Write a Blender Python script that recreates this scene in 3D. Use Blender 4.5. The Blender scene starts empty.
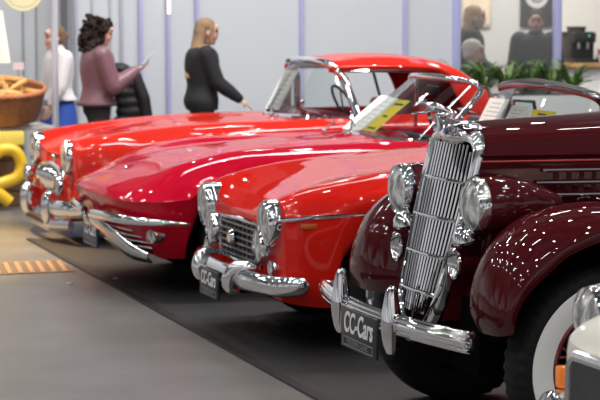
import bpy, bmesh, math, random
import numpy as np
from mathutils import Vector, Matrix, Euler
random.seed(7)
PI = math.pi
col = bpy.context.scene.collection
scene = bpy.context.scene

# ------------------------------------------------------------------ helpers
def empty(name, loc, label, cat, group=None, rz=0):
    o = bpy.data.objects.new(name, None); col.objects.link(o)
    o.location = loc; o.rotation_euler = (0, 0, rz); o.empty_display_size = .1
    o['label'] = label; o['category'] = cat
    if group: o['group'] = group
    return o

def tag(o, label, cat, group=None):
    o['label'] = label; o['category'] = cat
    if group: o['group'] = group
    return o

def link_mesh(name, bm, mat, parent=None, smooth=True, angle=40, recalc=True):
    if recalc: bmesh.ops.recalc_face_normals(bm, faces=bm.faces)
    me = bpy.data.meshes.new(name); bm.to_mesh(me); bm.free()
    if isinstance(mat, (list, tuple)):
        for m in mat: me.materials.append(m)
    else: me.materials.append(mat)
    if smooth:
        for p in me.polygons: p.use_smooth = True
        me.set_sharp_from_angle(angle=math.radians(angle))
    o = bpy.data.objects.new(name, me); col.objects.link(o)
    if parent is not None: o.parent = parent
    return o

def struct(name, bm, mat, **k):
    o = link_mesh(name, bm, mat, **k); o['kind'] = 'structure'; return o

def add_box(bm, c, s, rot=None, bevel=0):
    r = bmesh.ops.create_cube(bm, size=1)
    vs = r['verts']
    M = Matrix.Translation(c) @ (rot.to_matrix().to_4x4() if rot else Matrix.Identity(4)) @ Matrix.Diagonal((s[0], s[1], s[2], 1))
    bmesh.ops.transform(bm, matrix=M, verts=vs)
    if bevel:
        es = list({e for v in vs for e in v.link_edges})
        bmesh.ops.bevel(bm, geom=es, offset=bevel, segments=2, affect='EDGES', profile=.5)

def frame_from(d):
    d = Vector(d).normalized()
    a = Vector((0, 0, 1)) if abs(d.z) < .9 else Vector((1, 0, 0))
    u = d.cross(a).normalized(); v = d.cross(u).normalized()
    return u, v

def add_tube(bm, pts, r, n=10, closed=False, cap=True, scale=(1, 1), up=None):
    """tube through pts; r scalar or list; scale squashes it along (u, v)."""
    pts = [Vector(p) for p in pts]; k = len(pts)
    rs = r if isinstance(r, (list, tuple)) else [r] * k
    rings = []; pu = None
    for i, p in enumerate(pts):
        if closed: d = pts[(i + 1) % k] - pts[i - 1]
        else: d = pts[min(i + 1, k - 1)] - pts[max(i - 1, 0)]
        d.normalize()
        if up is not None:
            v = Vector(up) - d * d.dot(Vector(up)); v.normalize(); u = d.cross(v).normalized()
        elif pu is None: u, v = frame_from(d)
        else:
            u = (pu - d * pu.dot(d)).normalized(); v = d.cross(u).normalized()
        pu = u
        rings.append([bm.verts.new(p + (u * math.cos(2 * PI * j / n) * scale[0] + v * math.sin(2 * PI * j / n) * scale[1]) * rs[i]) for j in range(n)])
    m = k if closed else k - 1
    for i in range(m):
        a, b = rings[i], rings[(i + 1) % k]
        for j in range(n): bm.faces.new((a[j], a[(j + 1) % n], b[(j + 1) % n], b[j]))
    if cap and not closed:
        bm.faces.new(rings[0][::-1]); bm.faces.new(rings[-1])

def add_lathe(bm, prof, c=(0, 0, 0), axis=(0, 1, 0), n=32, mod=None):
    """prof: list of (radius, offset along axis)."""
    c = Vector(c); ax = Vector(axis).normalized(); u, v = frame_from(ax)
    rings = []
    for i, (r, t) in enumerate(prof):
        if r < 1e-5: rings.append([bm.verts.new(c + ax * t)])
        else:
            rings.append([])
            for j in range(n):
                rr = r + (mod(i, j) if mod else 0)
                a = 2 * PI * j / n
                rings[-1].append(bm.verts.new(c + ax * t + (u * math.cos(a) + v * math.sin(a)) * rr))
    for a, b in zip(rings, rings[1:]):
        if len(a) == 1 and len(b) == 1: continue
        for j in range(n):
            k = (j + 1) % n
            if len(a) == 1: bm.faces.new((a[0], b[k], b[j]))
            elif len(b) == 1: bm.faces.new((a[j], a[k], b[0]))
            else: bm.faces.new((a[j], a[k], b[k], b[j]))

def add_prism(bm, poly, d, off=(0, 0, 0)):
    """poly: list of 3D points, extruded by vector d."""
    off = Vector(off); d = Vector(d)
    a = [bm.verts.new(Vector(p) + off) for p in poly]
    b = [bm.verts.new(Vector(p) + off + d) for p in poly]
    n = len(a)
    bm.faces.new(a); bm.faces.new(b[::-1])
    for j in range(n): bm.faces.new((a[j], b[j], b[(j + 1) % n], a[(j + 1) % n]))

def add_ell(bm, c, r, rot=None, sub=3):
    res = bmesh.ops.create_icosphere(bm, subdivisions=sub, radius=1)
    M = Matrix.Translation(c) @ (rot.to_matrix().to_4x4() if rot else Matrix.Identity(4)) @ Matrix.Diagonal((r[0], r[1], r[2], 1))
    bmesh.ops.transform(bm, matrix=M, verts=res['verts'])
    return res['verts']

def add_chain(bm, pts, rs):
    """tapered limb: spheres at the joints, cones between (merged later by remesh)."""
    for p, r in zip(pts, rs): add_ell(bm, p, (r, r, r), sub=2)
    for i in range(len(pts) - 1): add_tube(bm, [pts[i], pts[i + 1]], [rs[i], rs[i + 1]], n=12)

def spline(P, n):
    P = np.asarray(P, float); k = len(P); out = []
    for i in range(k - 1):
        p0 = P[max(i - 1, 0)]; p1 = P[i]; p2 = P[i + 1]; p3 = P[min(i + 2, k - 1)]
        # no overshoot next to a doubled row
        if np.allclose(p0, p1): p0 = p1 - (p2 - p1) * .5
        if np.allclose(p2, p3): p3 = p2 + (p2 - p1) * .5
        if np.allclose(p1, p2):
            if i == 0: out.append(p1)
            continue
        for t in np.arange(n) / n:
            out.append(.5 * (2 * p1 + (p2 - p0) * t + (2 * p0 - 5 * p1 + 4 * p2 - p3) * t * t + (3 * p1 - p0 - 3 * p2 + p3) * t ** 3))
    out.append(P[-1])
    return np.array(out)

def smooth_path(pts, n=6):
    return [tuple(p) for p in spline(pts, n)]

def grid_faces(bm, G, closed_v=False):
    V = [[bm.verts.new(p) for p in row] for row in G]
    nr, nc = len(V), len(V[0])
    for i in range(nr - 1):
        for j in range(nc if closed_v else nc - 1):
            k = (j + 1) % nc
            q = [V[i][j], V[i][k], V[i + 1][k], V[i + 1][j]]
            try: bm.faces.new(q)
            except ValueError: pass
    return V

def net(rows, nu=6, nv=4):
    R = spline(np.array(rows, float), nu)                       # along the car
    return np.swapaxes(spline(np.swapaxes(R, 0, 1), nv), 0, 1)  # around the section

def loft(name, rows, mat, parent, nu=6, nv=4, side=0, arches=(), jshoulder=4, angle=35, thick=0):
    """rows of half sections (x, y>=0, z). side 0 mirrors it, +1 far side only, -1 near side only."""
    G = net(rows, nu, nv)
    js = jshoulder * nv
    for (xa, za, R) in arches:                                  # open the wheel arches in the flank
        for i in range(G.shape[0]):
            zs = G[i, js, 2]; zb = G[i, 0, 2]
            for j in range(js):
                x, y, z = G[i, j]
                d = R * R - (x - xa) ** 2
                if d <= 0: continue
                zar = za + math.sqrt(d)
                if zar > zb and zs > zar + .01 and zs > zb:
                    G[i, j, 2] = zs - (zs - z) * (zs - zar) / (zs - zb)
    bm = bmesh.new()
    if side in (0, 1): grid_faces(bm, G)
    if side in (0, -1):
        H = G.copy(); H[:, :, 1] *= -1; grid_faces(bm, H)
    bmesh.ops.remove_doubles(bm, verts=bm.verts, dist=1e-4)
    bmesh.ops.dissolve_degenerate(bm, edges=bm.edges, dist=1e-5)
    o = link_mesh(name, bm, mat, parent, angle=angle)
    if thick:
        m = o.modifiers.new('shell', 'SOLIDIFY'); m.thickness = thick; m.offset = -1
    return o

def remeshed(name, bm, mat, parent=None, voxel=.01, smooth=4):
    o = link_mesh(name, bm, mat, parent, angle=180)
    m = o.modifiers.new('r', 'REMESH'); m.mode = 'VOXEL'; m.voxel_size = voxel; m.use_smooth_shade = True
    if smooth:
        s = o.modifiers.new('s', 'SMOOTH'); s.factor = .5; s.iterations = smooth
    return o

def text_obj(name, body, size, parent, loc, mat, M3, shear=0, ext=.001, bold=0, xs=1.0):
    cu = bpy.data.curves.new(name, 'FONT'); cu.body = body; cu.size = size
    cu.align_x = 'CENTER'; cu.align_y = 'CENTER'; cu.extrude = ext; cu.shear = shear; cu.offset = bold
    cu.materials.append(mat)
    tmp = bpy.data.objects.new('tmp', cu); col.objects.link(tmp)
    dg = bpy.context.evaluated_depsgraph_get()
    me = bpy.data.meshes.new_from_object(tmp.evaluated_get(dg)); me.name = name
    bpy.data.objects.remove(tmp); bpy.data.curves.remove(cu)
    if not me.materials: me.materials.append(mat)
    o = bpy.data.objects.new(name, me); col.objects.link(o); o.parent = parent
    M = M3.to_4x4() @ Matrix.Diagonal((xs, 1, 1, 1)); M.translation = Vector(loc); o.matrix_local = M
    return o
FACE_FRONT = Matrix(((0, 0, -1), (-1, 0, 0), (0, 1, 0)))   # text x -> -Y, y -> Z, normal -> -X

# ------------------------------------------------------------------ materials
MATS = {}
def mat(name, color, rough=.5, metal=0, coat=0, coat_rough=.03, spec=.5, emit=None, estr=0, trans=0, alpha=1, noise=0, nscale=20, bump=0, bscale=80):
    if name in MATS: return MATS[name]
    m = bpy.data.materials.new(name); m.use_nodes = True
    nt = m.node_tree; b = nt.nodes['Principled BSDF']
    b.inputs['Base Color'].default_value = (*color, 1)
    b.inputs['Roughness'].default_value = rough
    b.inputs['Metallic'].default_value = metal
    b.inputs['Coat Weight'].default_value = coat
    b.inputs['Coat Roughness'].default_value = coat_rough
    b.inputs['Specular IOR Level'].default_value = spec
    b.inputs['Transmission Weight'].default_value = trans
    b.inputs['Alpha'].default_value = alpha
    if emit:
        b.inputs['Emission Color'].default_value = (*emit, 1); b.inputs['Emission Strength'].default_value = estr
    if noise:
        t = nt.nodes.new('ShaderNodeTexCoord'); n = nt.nodes.new('ShaderNodeTexNoise'); n.inputs['Scale'].default_value = nscale
        n.inputs['Detail'].default_value = 6
        mx = nt.nodes.new('ShaderNodeMix'); mx.data_type = 'RGBA'
        mx.inputs[6].default_value = (*[c * (1 - noise) for c in color], 1)
        mx.inputs[7].default_value = (*[min(1, c * (1 + noise)) for c in color], 1)
        nt.links.new(t.outputs['Object'], n.inputs['Vector']); nt.links.new(n.outputs['Fac'], mx.inputs[0])
        nt.links.new(mx.outputs[2], b.inputs['Base Color'])
    if bump:
        t = nt.nodes.new('ShaderNodeTexCoord'); n = nt.nodes.new('ShaderNodeTexNoise'); n.inputs['Scale'].default_value = bscale
        bp = nt.nodes.new('ShaderNodeBump'); bp.inputs['Strength'].default_value = bump; bp.inputs['Distance'].default_value = .01
        nt.links.new(t.outputs['Object'], n.inputs['Vector']); nt.links.new(n.outputs['Fac'], bp.inputs['Height'])
        nt.links.new(bp.outputs[0], b.inputs['Normal'])
    MATS[name] = m
    return m

def glass_mat(name, tint=(.9, .95, .95), refl=.12, rough=.02, tex=False, haze=0.0, hazecol=(.8, .85, .88)):
    m = bpy.data.materials.new(name); m.use_nodes = True; nt = m.node_tree
    for n in list(nt.nodes): nt.nodes.remove(n)
    out = nt.nodes.new('ShaderNodeOutputMaterial'); mix = nt.nodes.new('ShaderNodeMixShader')
    tr = nt.nodes.new('ShaderNodeBsdfTransparent'); gl = nt.nodes.new('ShaderNodeBsdfGlossy')
    tr.inputs[0].default_value = (*tint, 1); gl.inputs['Roughness'].default_value = rough
    lw = nt.nodes.new('ShaderNodeFresnel'); lw.inputs[0].default_value = 1.5
    ma = nt.nodes.new('ShaderNodeMath'); ma.operation = 'ADD'; ma.inputs[1].default_value = refl; ma.use_clamp = True
    nt.links.new(lw.outputs[0], ma.inputs[0]); nt.links.new(ma.outputs[0], mix.inputs[0])
    nt.links.new(tr.outputs[0], mix.inputs[1]); nt.links.new(gl.outputs[0], mix.inputs[2])
    last = mix
    if haze:
        df = nt.nodes.new('ShaderNodeBsdfDiffuse'); df.inputs[0].default_value = (*hazecol, 1)
        m2 = nt.nodes.new('ShaderNodeMixShader'); m2.inputs[0].default_value = haze
        nt.links.new(mix.outputs[0], m2.inputs[1]); nt.links.new(df.outputs[0], m2.inputs[2]); last = m2
    if tex:
        t = nt.nodes.new('ShaderNodeTexCoord'); w = nt.nodes.new('ShaderNodeTexWave'); w.bands_direction = 'Y'
        w.inputs['Scale'].default_value = 22; w.inputs['Distortion'].default_value = 2.5
        bp = nt.nodes.new('ShaderNodeBump'); bp.inputs['Strength'].default_value = .6; bp.inputs['Distance'].default_value = .01
        nt.links.new(t.outputs['Object'], w.inputs[0]); nt.links.new(w.outputs['Fac'], bp.inputs['Height'])
        nt.links.new(bp.outputs[0], gl.inputs['Normal'])
        n2 = nt.nodes.new('ShaderNodeTexNoise'); n2.inputs['Scale'].default_value = 26; n2.inputs['Detail'].default_value = 4  # noise paints pale streaks into the haze, standing in for bright lens reflections
        mp = nt.nodes.new('ShaderNodeMapping'); mp.inputs['Scale'].default_value = (1, 1.6, .5)
        nt.links.new(t.outputs['Object'], mp.inputs[0]); nt.links.new(mp.outputs[0], n2.inputs['Vector'])
        mr = nt.nodes.new('ShaderNodeMapRange'); mr.inputs[1].default_value = .40; mr.inputs[2].default_value = .62; mr.inputs[3].default_value = .06; mr.inputs[4].default_value = .72
        nt.links.new(n2.outputs['Fac'], mr.inputs[0]); nt.links.new(mr.outputs[0], m2.inputs[0])
    nt.links.new(last.outputs[0], out.inputs[0])
    return m

CHROME = mat('chrome', (.86, .86, .88), .035, 1)
CHROME_SOFT = mat('worn chrome', (.72, .72, .74), .16, 1, bump=.05, bscale=30)
REFLECTOR = mat('lamp reflector', (.9, .9, .9), .22, 1, bump=.25, bscale=60)
RUBBER = mat('tyre rubber', (.010, .010, .011), .6, spec=.22, bump=.1, bscale=60)
WHITEWALL = mat('whitewall rubber', (.90, .91, .90), .5, noise=.05, nscale=9)
BLACK = mat('black trim', (.01, .01, .011), .4)
DARK = mat('dark void', (.005, .005, .006), .9, spec=0)
MAROON = mat('maroon paint', (.060, .0050, .0068), .45, .0, .9, .02, spec=0)
RED_FIAT = mat('orange red paint', (.60, .014, .008), .5, 0, .75, .03, spec=0)
RED_VETTE = mat('crimson paint', (.50, .004, .024), .5, 0, .75, .03, spec=0)
RED_FAR = mat('bright red paint', (.54, .021, .012), .5, 0, .75, .03, spec=0)
WHITE_PAINT = mat('ivory white paint', (.78, .77, .70), .5, 0, 1, .04)
LENS = glass_mat('ribbed lamp glass', (.97, .98, .98), .10, .05, tex=True, haze=.30, hazecol=(.92, .94, .94))
WSGLASS = glass_mat('windscreen glass', (.86, .91, .91), .05, .01)
PARTGLASS = glass_mat('partition glass', (.93, .94, .95), .03, .03, haze=.05, hazecol=(.75, .76, .78))
ORANGE_LENS = mat('amber lens', (.85, .20, .01), .15, coat=1, emit=(.9, .25, .02), estr=.15)
AMBER_DIM = mat('small amber lens', (.45, .10, .02), .2, coat=1)
INTERIOR = mat('dark interior', (.03, .03, .032), .6)
RED_SEAT = mat('red leather', (.35, .02, .03), .45)
PLATE_BLK = mat('black plate', (.018, .018, .022), .4)
PLATE_BLUE = mat('navy plate', (.022, .028, .075), .4)
PLATE_WHT = mat('plate lettering', (.75, .75, .77), .5)
PLATE_GREY = mat('plate small lettering', (.18, .18, .19), .5)
GRILLE_GREY = mat('grey grille bars', (.22, .23, .25), .3, .7)
PAPER = mat('white card', (.90, .90, .84), .6)
PAPER_Y = mat('yellow card', (1.0, .80, .04), .6)
INK = mat('card print', (.08, .07, .06), .7)
INK_G = mat('faint card print', (.50, .48, .38), .7)
# ------------------------------------------------------------------ camera
TH = math.radians(18.654); PITCH = math.atan(185 / 2000)
cd = bpy.data.cameras.new('camera'); cam = bpy.data.objects.new('camera', cd); col.objects.link(cam)
cd.sensor_width = 36; cd.lens = 120; cd.clip_end = 200
cam.location = (0, 0, 1.70)
cam.rotation_euler = (PI / 2 - PITCH, 0, -TH)
cd.dof.use_dof = True; cd.dof.focus_distance = 7.9; cd.dof.aperture_fstop = 6.3
scene.camera = cam
scene.view_settings.view_transform = 'Standard'
scene.view_settings.exposure = 0.0

# ------------------------------------------------------------------ light
w = bpy.data.worlds.new('hall'); scene.world = w; w.use_nodes = True
nt = w.node_tree; bg = nt.nodes['Background']
# far hall: dark roof, a band of lit and unlit stands around the horizon, dim floor
tc = nt.nodes.new('ShaderNodeTexCoord'); sx = nt.nodes.new('ShaderNodeSeparateXYZ'); nt.links.new(tc.outputs['Generated'], sx.inputs[0])
rp = nt.nodes.new('ShaderNodeValToRGB'); cr_ = rp.color_ramp
cr_.elements[0].position = 0; cr_.elements[0].color = (.03, .03, .03, 1)
cr_.elements[1].position = 1; cr_.elements[1].color = (.12, .125, .14, 1)
for p, v in ((.46, .10), (.50, .55), (.57, .60), (.64, .16)):
    q = cr_.elements.new(p); q.color = (v, v, v * 1.03, 1)
ad = nt.nodes.new('ShaderNodeMath'); ad.operation = 'MULTIPLY_ADD'; ad.inputs[1].default_value = .5; ad.inputs[2].default_value = .5
nt.links.new(sx.outputs['Z'], ad.inputs[0]); nt.links.new(ad.outputs[0], rp.inputs[0])
mp = nt.nodes.new('ShaderNodeMapping'); mp.inputs['Scale'].default_value = (7, 7, 4); nt.links.new(tc.outputs['Generated'], mp.inputs[0])
vo = nt.nodes.new('ShaderNodeTexVoronoi'); vo.inputs['Scale'].default_value = 1.3; nt.links.new(mp.outputs[0], vo.inputs['Vector'])
mr = nt.nodes.new('ShaderNodeMapRange'); mr.inputs[3].default_value = .05; mr.inputs[4].default_value = 2.2
sc3 = nt.nodes.new('ShaderNodeSeparateColor'); nt.links.new(vo.outputs['Color'], sc3.inputs[0]); nt.links.new(sc3.outputs[0], mr.inputs[0])
mx = nt.nodes.new('ShaderNodeMix'); mx.data_type = 'RGBA'; mx.blend_type = 'MULTIPLY'; mx.inputs[0].default_value = 1
nt.links.new(rp.outputs[0], mx.inputs[6]); nt.links.new(mr.outputs[0], mx.inputs[7]); nt.links.new(mx.outputs[2], bg.inputs[0]); bg.inputs[1].default_value = .55

def area(loc, sx_, sy_, power, color=(1, .97, .93), shape='RECTANGLE', target=None):
    l = bpy.data.lights.new('hall_lamp_or_fill', 'AREA'); l.shape = shape; l.size = sx_
    if shape == 'RECTANGLE': l.size_y = sy_
    l.energy = power; l.color = color
    o = bpy.data.objects.new('hall_lamp_or_fill', l); col.objects.link(o); o.location = loc
    if target: o.rotation_euler = (Vector(target) - Vector(loc)).to_track_quat('-Z', 'Y').to_euler()
    return o
# rows of small hall spots and of fluorescent tubes, high above the stand
for i in range(9):
    for j in range(8):
        area((-6 + i * 2.0, -1.5 + j * 2.8 + (i % 2) * 1.2, 6.2 + .2 * (i % 3)), .13, .13, 20, (1, .96, .92), 'DISK')
for i in range(3):
    for j in range(5):
        area((-3.5 + i * 4.6, 2 + j * 3.9, 5.6), .8, .12, 20, (1, .98, .96))
# added fill lights: a wash on the booth wall, another behind the glass
area((5.5, 14.0, 7.0), 6, 1.0, 520, (.95, .97, 1), target=(6.0, 19.2, 1.4))
area((10, 20.9, 3.4), 3, 1.2, 130, (1, .93, .82), target=(10, 21.6, 0))
# warm lamp over the pretzel stand
l = bpy.data.lights.new('stand_lamp', 'SPOT'); l.energy = 1100; l.color = (1, .62, .25); l.spot_size = math.radians(62); l.spot_blend = .9; l.shadow_soft_size = .1
o = bpy.data.objects.new('stand_lamp', l); col.objects.link(o); o.location = (2.3, 16.0, 2.9)
o.rotation_euler = (Vector((2.2, 14.8, 0)) - o.location).to_track_quat('-Z', 'Y').to_euler()
l = bpy.data.lights.new('basket_lamp', 'SPOT'); l.energy = 60; l.color = (1, .82, .55); l.spot_size = math.radians(50); l.spot_blend = .8; l.shadow_soft_size = .1
o = bpy.data.objects.new('basket_lamp', l); col.objects.link(o); o.location = (3.0, 16.9, 2.6)
o.rotation_euler = (Vector((3.15, 17.4, .7)) - o.location).to_track_quat('-Z', 'Y').to_euler()

# ------------------------------------------------------------------ floor and mat
FLOOR = mat('grey hall floor', (.15, .146, .138), .34, noise=.38, nscale=2.2, bump=.06, bscale=14)
MATBLK = mat('black exhibition mat', (.0095, .0100, .0102), .58, noise=.35, nscale=3.0, bump=.15, bscale=220)
bm = bmesh.new(); add_box(bm, (4, 12, -.05), (50, 50, .1)); struct('floor', bm, FLOOR)
bm = bmesh.new(); add_box(bm, (8.0, 7.0, .004), (10.28, 15.92, .008))
m_ = link_mesh('floor_mat', bm, MATBLK); tag(m_, 'large black mat under the row of classic cars', 'mat')
bm = bmesh.new(); add_box(bm, (2.885, 7.0, .006), (.05, 15.94, .012))
t_ = link_mesh('edge_strip', bm, mat('dark edge tape', (.008, .008, .009), .45), m_); t_['label'] = 'darker edging strip'
# slotted floor grate with warm shine
gr = empty('floor_grate', (2.0, 13.28, 0), 'slotted amber lit grate strip in the grey floor', 'grate')
bm = bmesh.new(); add_box(bm, (0, 0, .002), (1.62, .62, .004)); link_mesh('grate_base', bm, mat('brown grate base', (.13, .07, .035), .5), gr)
bm = bmesh.new()
for k in range(22): add_box(bm, (-.78 + k * .0742, 0, .006), (.030, .60, .006), Euler((0, 0, -.12)))
link_mesh('grate_bars', bm, mat('tan grate bars', (.48, .25, .10), .4), gr)
for k, (x, y, s) in enumerate([(2.83, 12.33, .028), (2.95, 12.45, .018)]):
    bm = bmesh.new(); add_ell(bm, (0, 0, 0), (s, s * .7, .006), sub=1)
    for v in bm.verts: v.co += Vector((random.uniform(-1, 1), random.uniform(-1, 1), random.uniform(0, .6))) * s * .25
    o = link_mesh('paper_scrap', bm, mat('tan scrap', (.5, .42, .30), .8)); o.location = (x - .2 * (k == 0), y, .015)
    tag(o, ['larger tan paper scrap lying on the floor by the mat edge', 'smaller tan paper scrap lying behind the larger one'][k], 'scrap', 'scraps on the floor')

# ------------------------------------------------------------------ booth walls
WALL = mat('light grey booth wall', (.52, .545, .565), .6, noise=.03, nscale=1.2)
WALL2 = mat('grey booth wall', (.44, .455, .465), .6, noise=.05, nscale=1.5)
POST = mat('bluish aluminium post', (.44, .45, .72), .35, .2)
POSTG = mat('grey aluminium post', (.50, .51, .58), .35, .4)
YW = 19.2
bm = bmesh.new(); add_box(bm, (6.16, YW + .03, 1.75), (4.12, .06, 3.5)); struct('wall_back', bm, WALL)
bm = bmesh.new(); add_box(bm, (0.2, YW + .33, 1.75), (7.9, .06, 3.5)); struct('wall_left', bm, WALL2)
bm = bmesh.new(); add_box(bm, (4.12, YW + .15, 1.75), (.05, .34, 3.5)); struct('trim_1', bm, mat('dark gap', (.20, .20, .22), .5))
k = 2
for x, wd, dp, m in ((4.18, .035, .03, POSTG), (4.34, .02, .02, POSTG), (4.52, .02, .02, POSTG), (4.63, .03, .03, POSTG), (4.82, .035, .05, POST), (5.10, .035, .05, POST), (5.395, .035, .05, POST), (6.49, .035, .05, POST), (7.61, .035, .05, POST), (8.18, .07, .07, POST), (9.33, .075, .07, POST)):
    bm = bmesh.new(); add_box(bm, (x, YW - dp / 2, 1.75), (wd, dp, 3.5), bevel=.004); struct('trim_%d' % k, bm, m); k += 1
for x in (3.3, 3.72, 3.85):
    bm = bmesh.new(); add_box(bm, (x, YW + .29, 1.6), (.018, .02, 3.2)); struct('trim_%d' % k, bm, mat('panel seam', (.27, .28, .29), .5)); k += 1
# warm lamp glow on the fifth post (a small light tube at its top)
bm = bmesh.new(); add_box(bm, (5.10, YW - .06, 1.84), (.028, .012, .26))
struct('trim_%d' % k, bm, mat('warm tube', (1, .9, .7), .4, emit=(1, .86, .6), estr=1.6))
# glass partition
bm = bmesh.new(); add_box(bm, (8.755, YW, 1.75), (1.07, .012, 3.5)); g_ = struct('window_1', bm, PARTGLASS)
# stand behind the glass
bm = bmesh.new(); add_box(bm, (10.5, 23.0, 1.75), (9.5, .06, 3.5)); struct('wall_right', bm, mat('pale back wall', (.62, .62, .60), .6, noise=.05, nscale=1))
bm = bmesh.new(); add_box(bm, (8.22, 21.1, 1.75), (.06, 3.74, 3.5)); struct('wall_side', bm, mat('pale back wall', (.62, .62, .60), .6))

# ------------------------------------------------------------------ pretzel stand (far left)
WOOD = mat('brown wood', (.17, .085, .04), .55, noise=.3, nscale=5)
st = empty('sales_counter', (2.55, 17.75, 0), 'brown wooden sales counter with white top at the left edge', 'counter')
bm = bmesh.new(); add_box(bm, (0, .2, .335), (1.62, .55, .67), bevel=.01)
for k in range(5): add_box(bm, (0, -.082, .07 + k * .135), (1.62, .012, .118))
link_mesh('counter_body', bm, WOOD, st)
bm = bmesh.new(); add_box(bm, (.13, .22, .695), (1.92, .66, .035), bevel=.006); link_mesh('counter_top', bm, mat('white laminate', (.68, .68, .66), .4), st)
bm = bmesh.new()
for x in (1.115,): add_tube(bm, [(x, -.02, 0), (x, -.02, 2.6)], .032, 8)
link_mesh('frame_post', bm, mat('white post', (.62, .63, .70), .35, .2), st)
bm = bmesh.new(); add_box(bm, (0.0, .0, 2.58), (2.2, .05, .06)); link_mesh('frame_beam', bm, mat('white post', (.7, .7, .72), .35), st)

# wicker basket
WICK = mat('brown wicker', (.22, .085, .035), .6, bump=.8, bscale=45, noise=.5, nscale=24)
TILT = .17
BO = Vector((3.17, 17.80, .7125 + .37 * math.sin(TILT))); BR = Euler((TILT, 0, 0)).to_matrix()
bk = empty('wicker_basket', BO, 'round brown wicker basket heaped with pretzels on the counter', 'basket'); bk.rotation_euler = (TILT, 0, 0)
bm = bmesh.new()
for y in (.05, .28): add_box(bm, (0, y, -.012 - .5 * (y + .33) * math.sin(TILT) * .9), (.40, .06, (y + .33) * math.sin(TILT) * .9))
link_mesh('basket_prop', bm, WOOD, bk)
bm = bmesh.new()
prof = [(.0, .005), (.33, .005), (.36, .08), (.385, .20), (.40, .28), (.385, .285), (.365, .20), (.34, .09), (.0, .05)]
add_lathe(bm, prof, (0, 0, 0), (0, 0, 1), 64, mod=lambda i, j: .008 * ((j % 4) // 2) if 1 <= i <= 4 else 0)
link_mesh('basket_bowl', bm, WICK, bk)
bm = bmesh.new()
for a in (0, PI / 40):
    add_tube(bm, [(.40 * math.cos(2 * PI * k / 80), .40 * math.sin(2 * PI * k / 80), .285 + .010 * math.sin(2 * PI * k / 4 + a * 40)) for k in range(80)], .017, 6, closed=True)
link_mesh('basket_rim', bm, mat('rim wicker', (.55, .20, .08), .5), bk)

# pretzels
BAKED = mat('baked crust', (.66, .34, .10), .45, noise=.55, nscale=14)
def pretzel_path(s, n=44):
    pts = []
    for k in range(n):
        t = PI * (.08 + k / (n - 1) * 1.84) * 1.0
        x = math.sin(t) * (1 + .0) * .95 - 1.0 * math.sin(2 * t) * .28
        y = -math.cos(t) * .85 - math.cos(2 * t) * .25
        pts.append((x * s, y * s, .18 * s * math.sin(k / (n - 1) * PI * 3) * .4))
    return pts
def pretzel_mesh():
    bm = bmesh.new(); P = pretzel_path(.105)
    add_tube(bm, P, [.017 + .013 * math.sin(PI * k / (len(P) - 1)) for k in range(len(P))], 8)
    return bm
def ring_mesh():
    bm = bmesh.new(); add_tube(bm, [(.082 * math.cos(a), .075 * math.sin(a), .008 * math.sin(3 * a)) for a in [2 * PI * k / 24 for k in range(24)]], [.032 + .006 * math.sin(2 * PI * k / 24) for k in range(24)], 8, closed=True); return bm
spots = [(-.20, -.20, .25, .5, .35, 0), (.05, -.21, .27, .4, -.2, 1), (-.02, .0, .315, .35, .3, 1), (-.26, .02, .27, .4, .2, 0), (.24, -.06, .265, .3, -.9, 0), (.21, .14, .27, .2, 1.2, 1), (-.10, .24, .27, .2, .4, 0), (-.16, -.08, .345, .5, .1, 1), (.11, .05, .345, .5, -.6, 0), (.08, .26, .28, .2, .2, 1), (-.30, -.12, .275, .4, 1.4, 1)]
kinds = [None, None]
plab = ['golden pretzel low at the front left of the basket heap', 'golden ring roll at the front middle of the basket heap', 'golden ring roll in the centre of the basket heap', 'golden pretzel at the left side of the basket heap',
        'golden pretzel low at the right side of the basket heap', 'golden ring roll at the back right of the basket heap', 'golden pretzel at the back of the basket heap', 'golden ring roll on the very top of the heap', 'golden pretzel lying on the upper right of the heap', 'golden ring roll at the rear edge of the basket', 'golden ring roll at the far left edge of the basket']
for i, (x, y, z, rx, rz, kd) in enumerate(spots):
    nm = ['pretzel', 'ring_roll'][kd]
    if kinds[kd] is None:
        o = link_mesh(nm, (ring_mesh if kd else pretzel_mesh)(), BAKED); kinds[kd] = o
    else:
        o = kinds[kd].copy(); col.objects.link(o)
    o.location = BO + BR @ Vector((x, y, z - .035)); o.rotation_euler = (rx + TILT, .1, rz)
    tag(o, plab[i], 'pretzel' if not kd else 'bread roll', 'baked goods in the wicker basket')
for i, (x, y) in enumerate([(-.17, .03), (.19, .10)]):
    t = empty('price_tag', BO + BR @ Vector((x, y, .22)), ['small pinkish price tag stuck in the middle of the basket', 'small pinkish price tag stuck in the right of the basket'][i], 'price tag', 'price tags in the basket')
    bm = bmesh.new(); add_box(bm, (0, 0, .235), (.10, .004, .065)); link_mesh('tag_card', bm, mat('pale pink card', (.75, .60, .64), .6), t)
    bm = bmesh.new(); add_box(bm, (0, .004, .10), (.006, .004, .22)); link_mesh('tag_stick', bm, WOOD, t)

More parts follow.
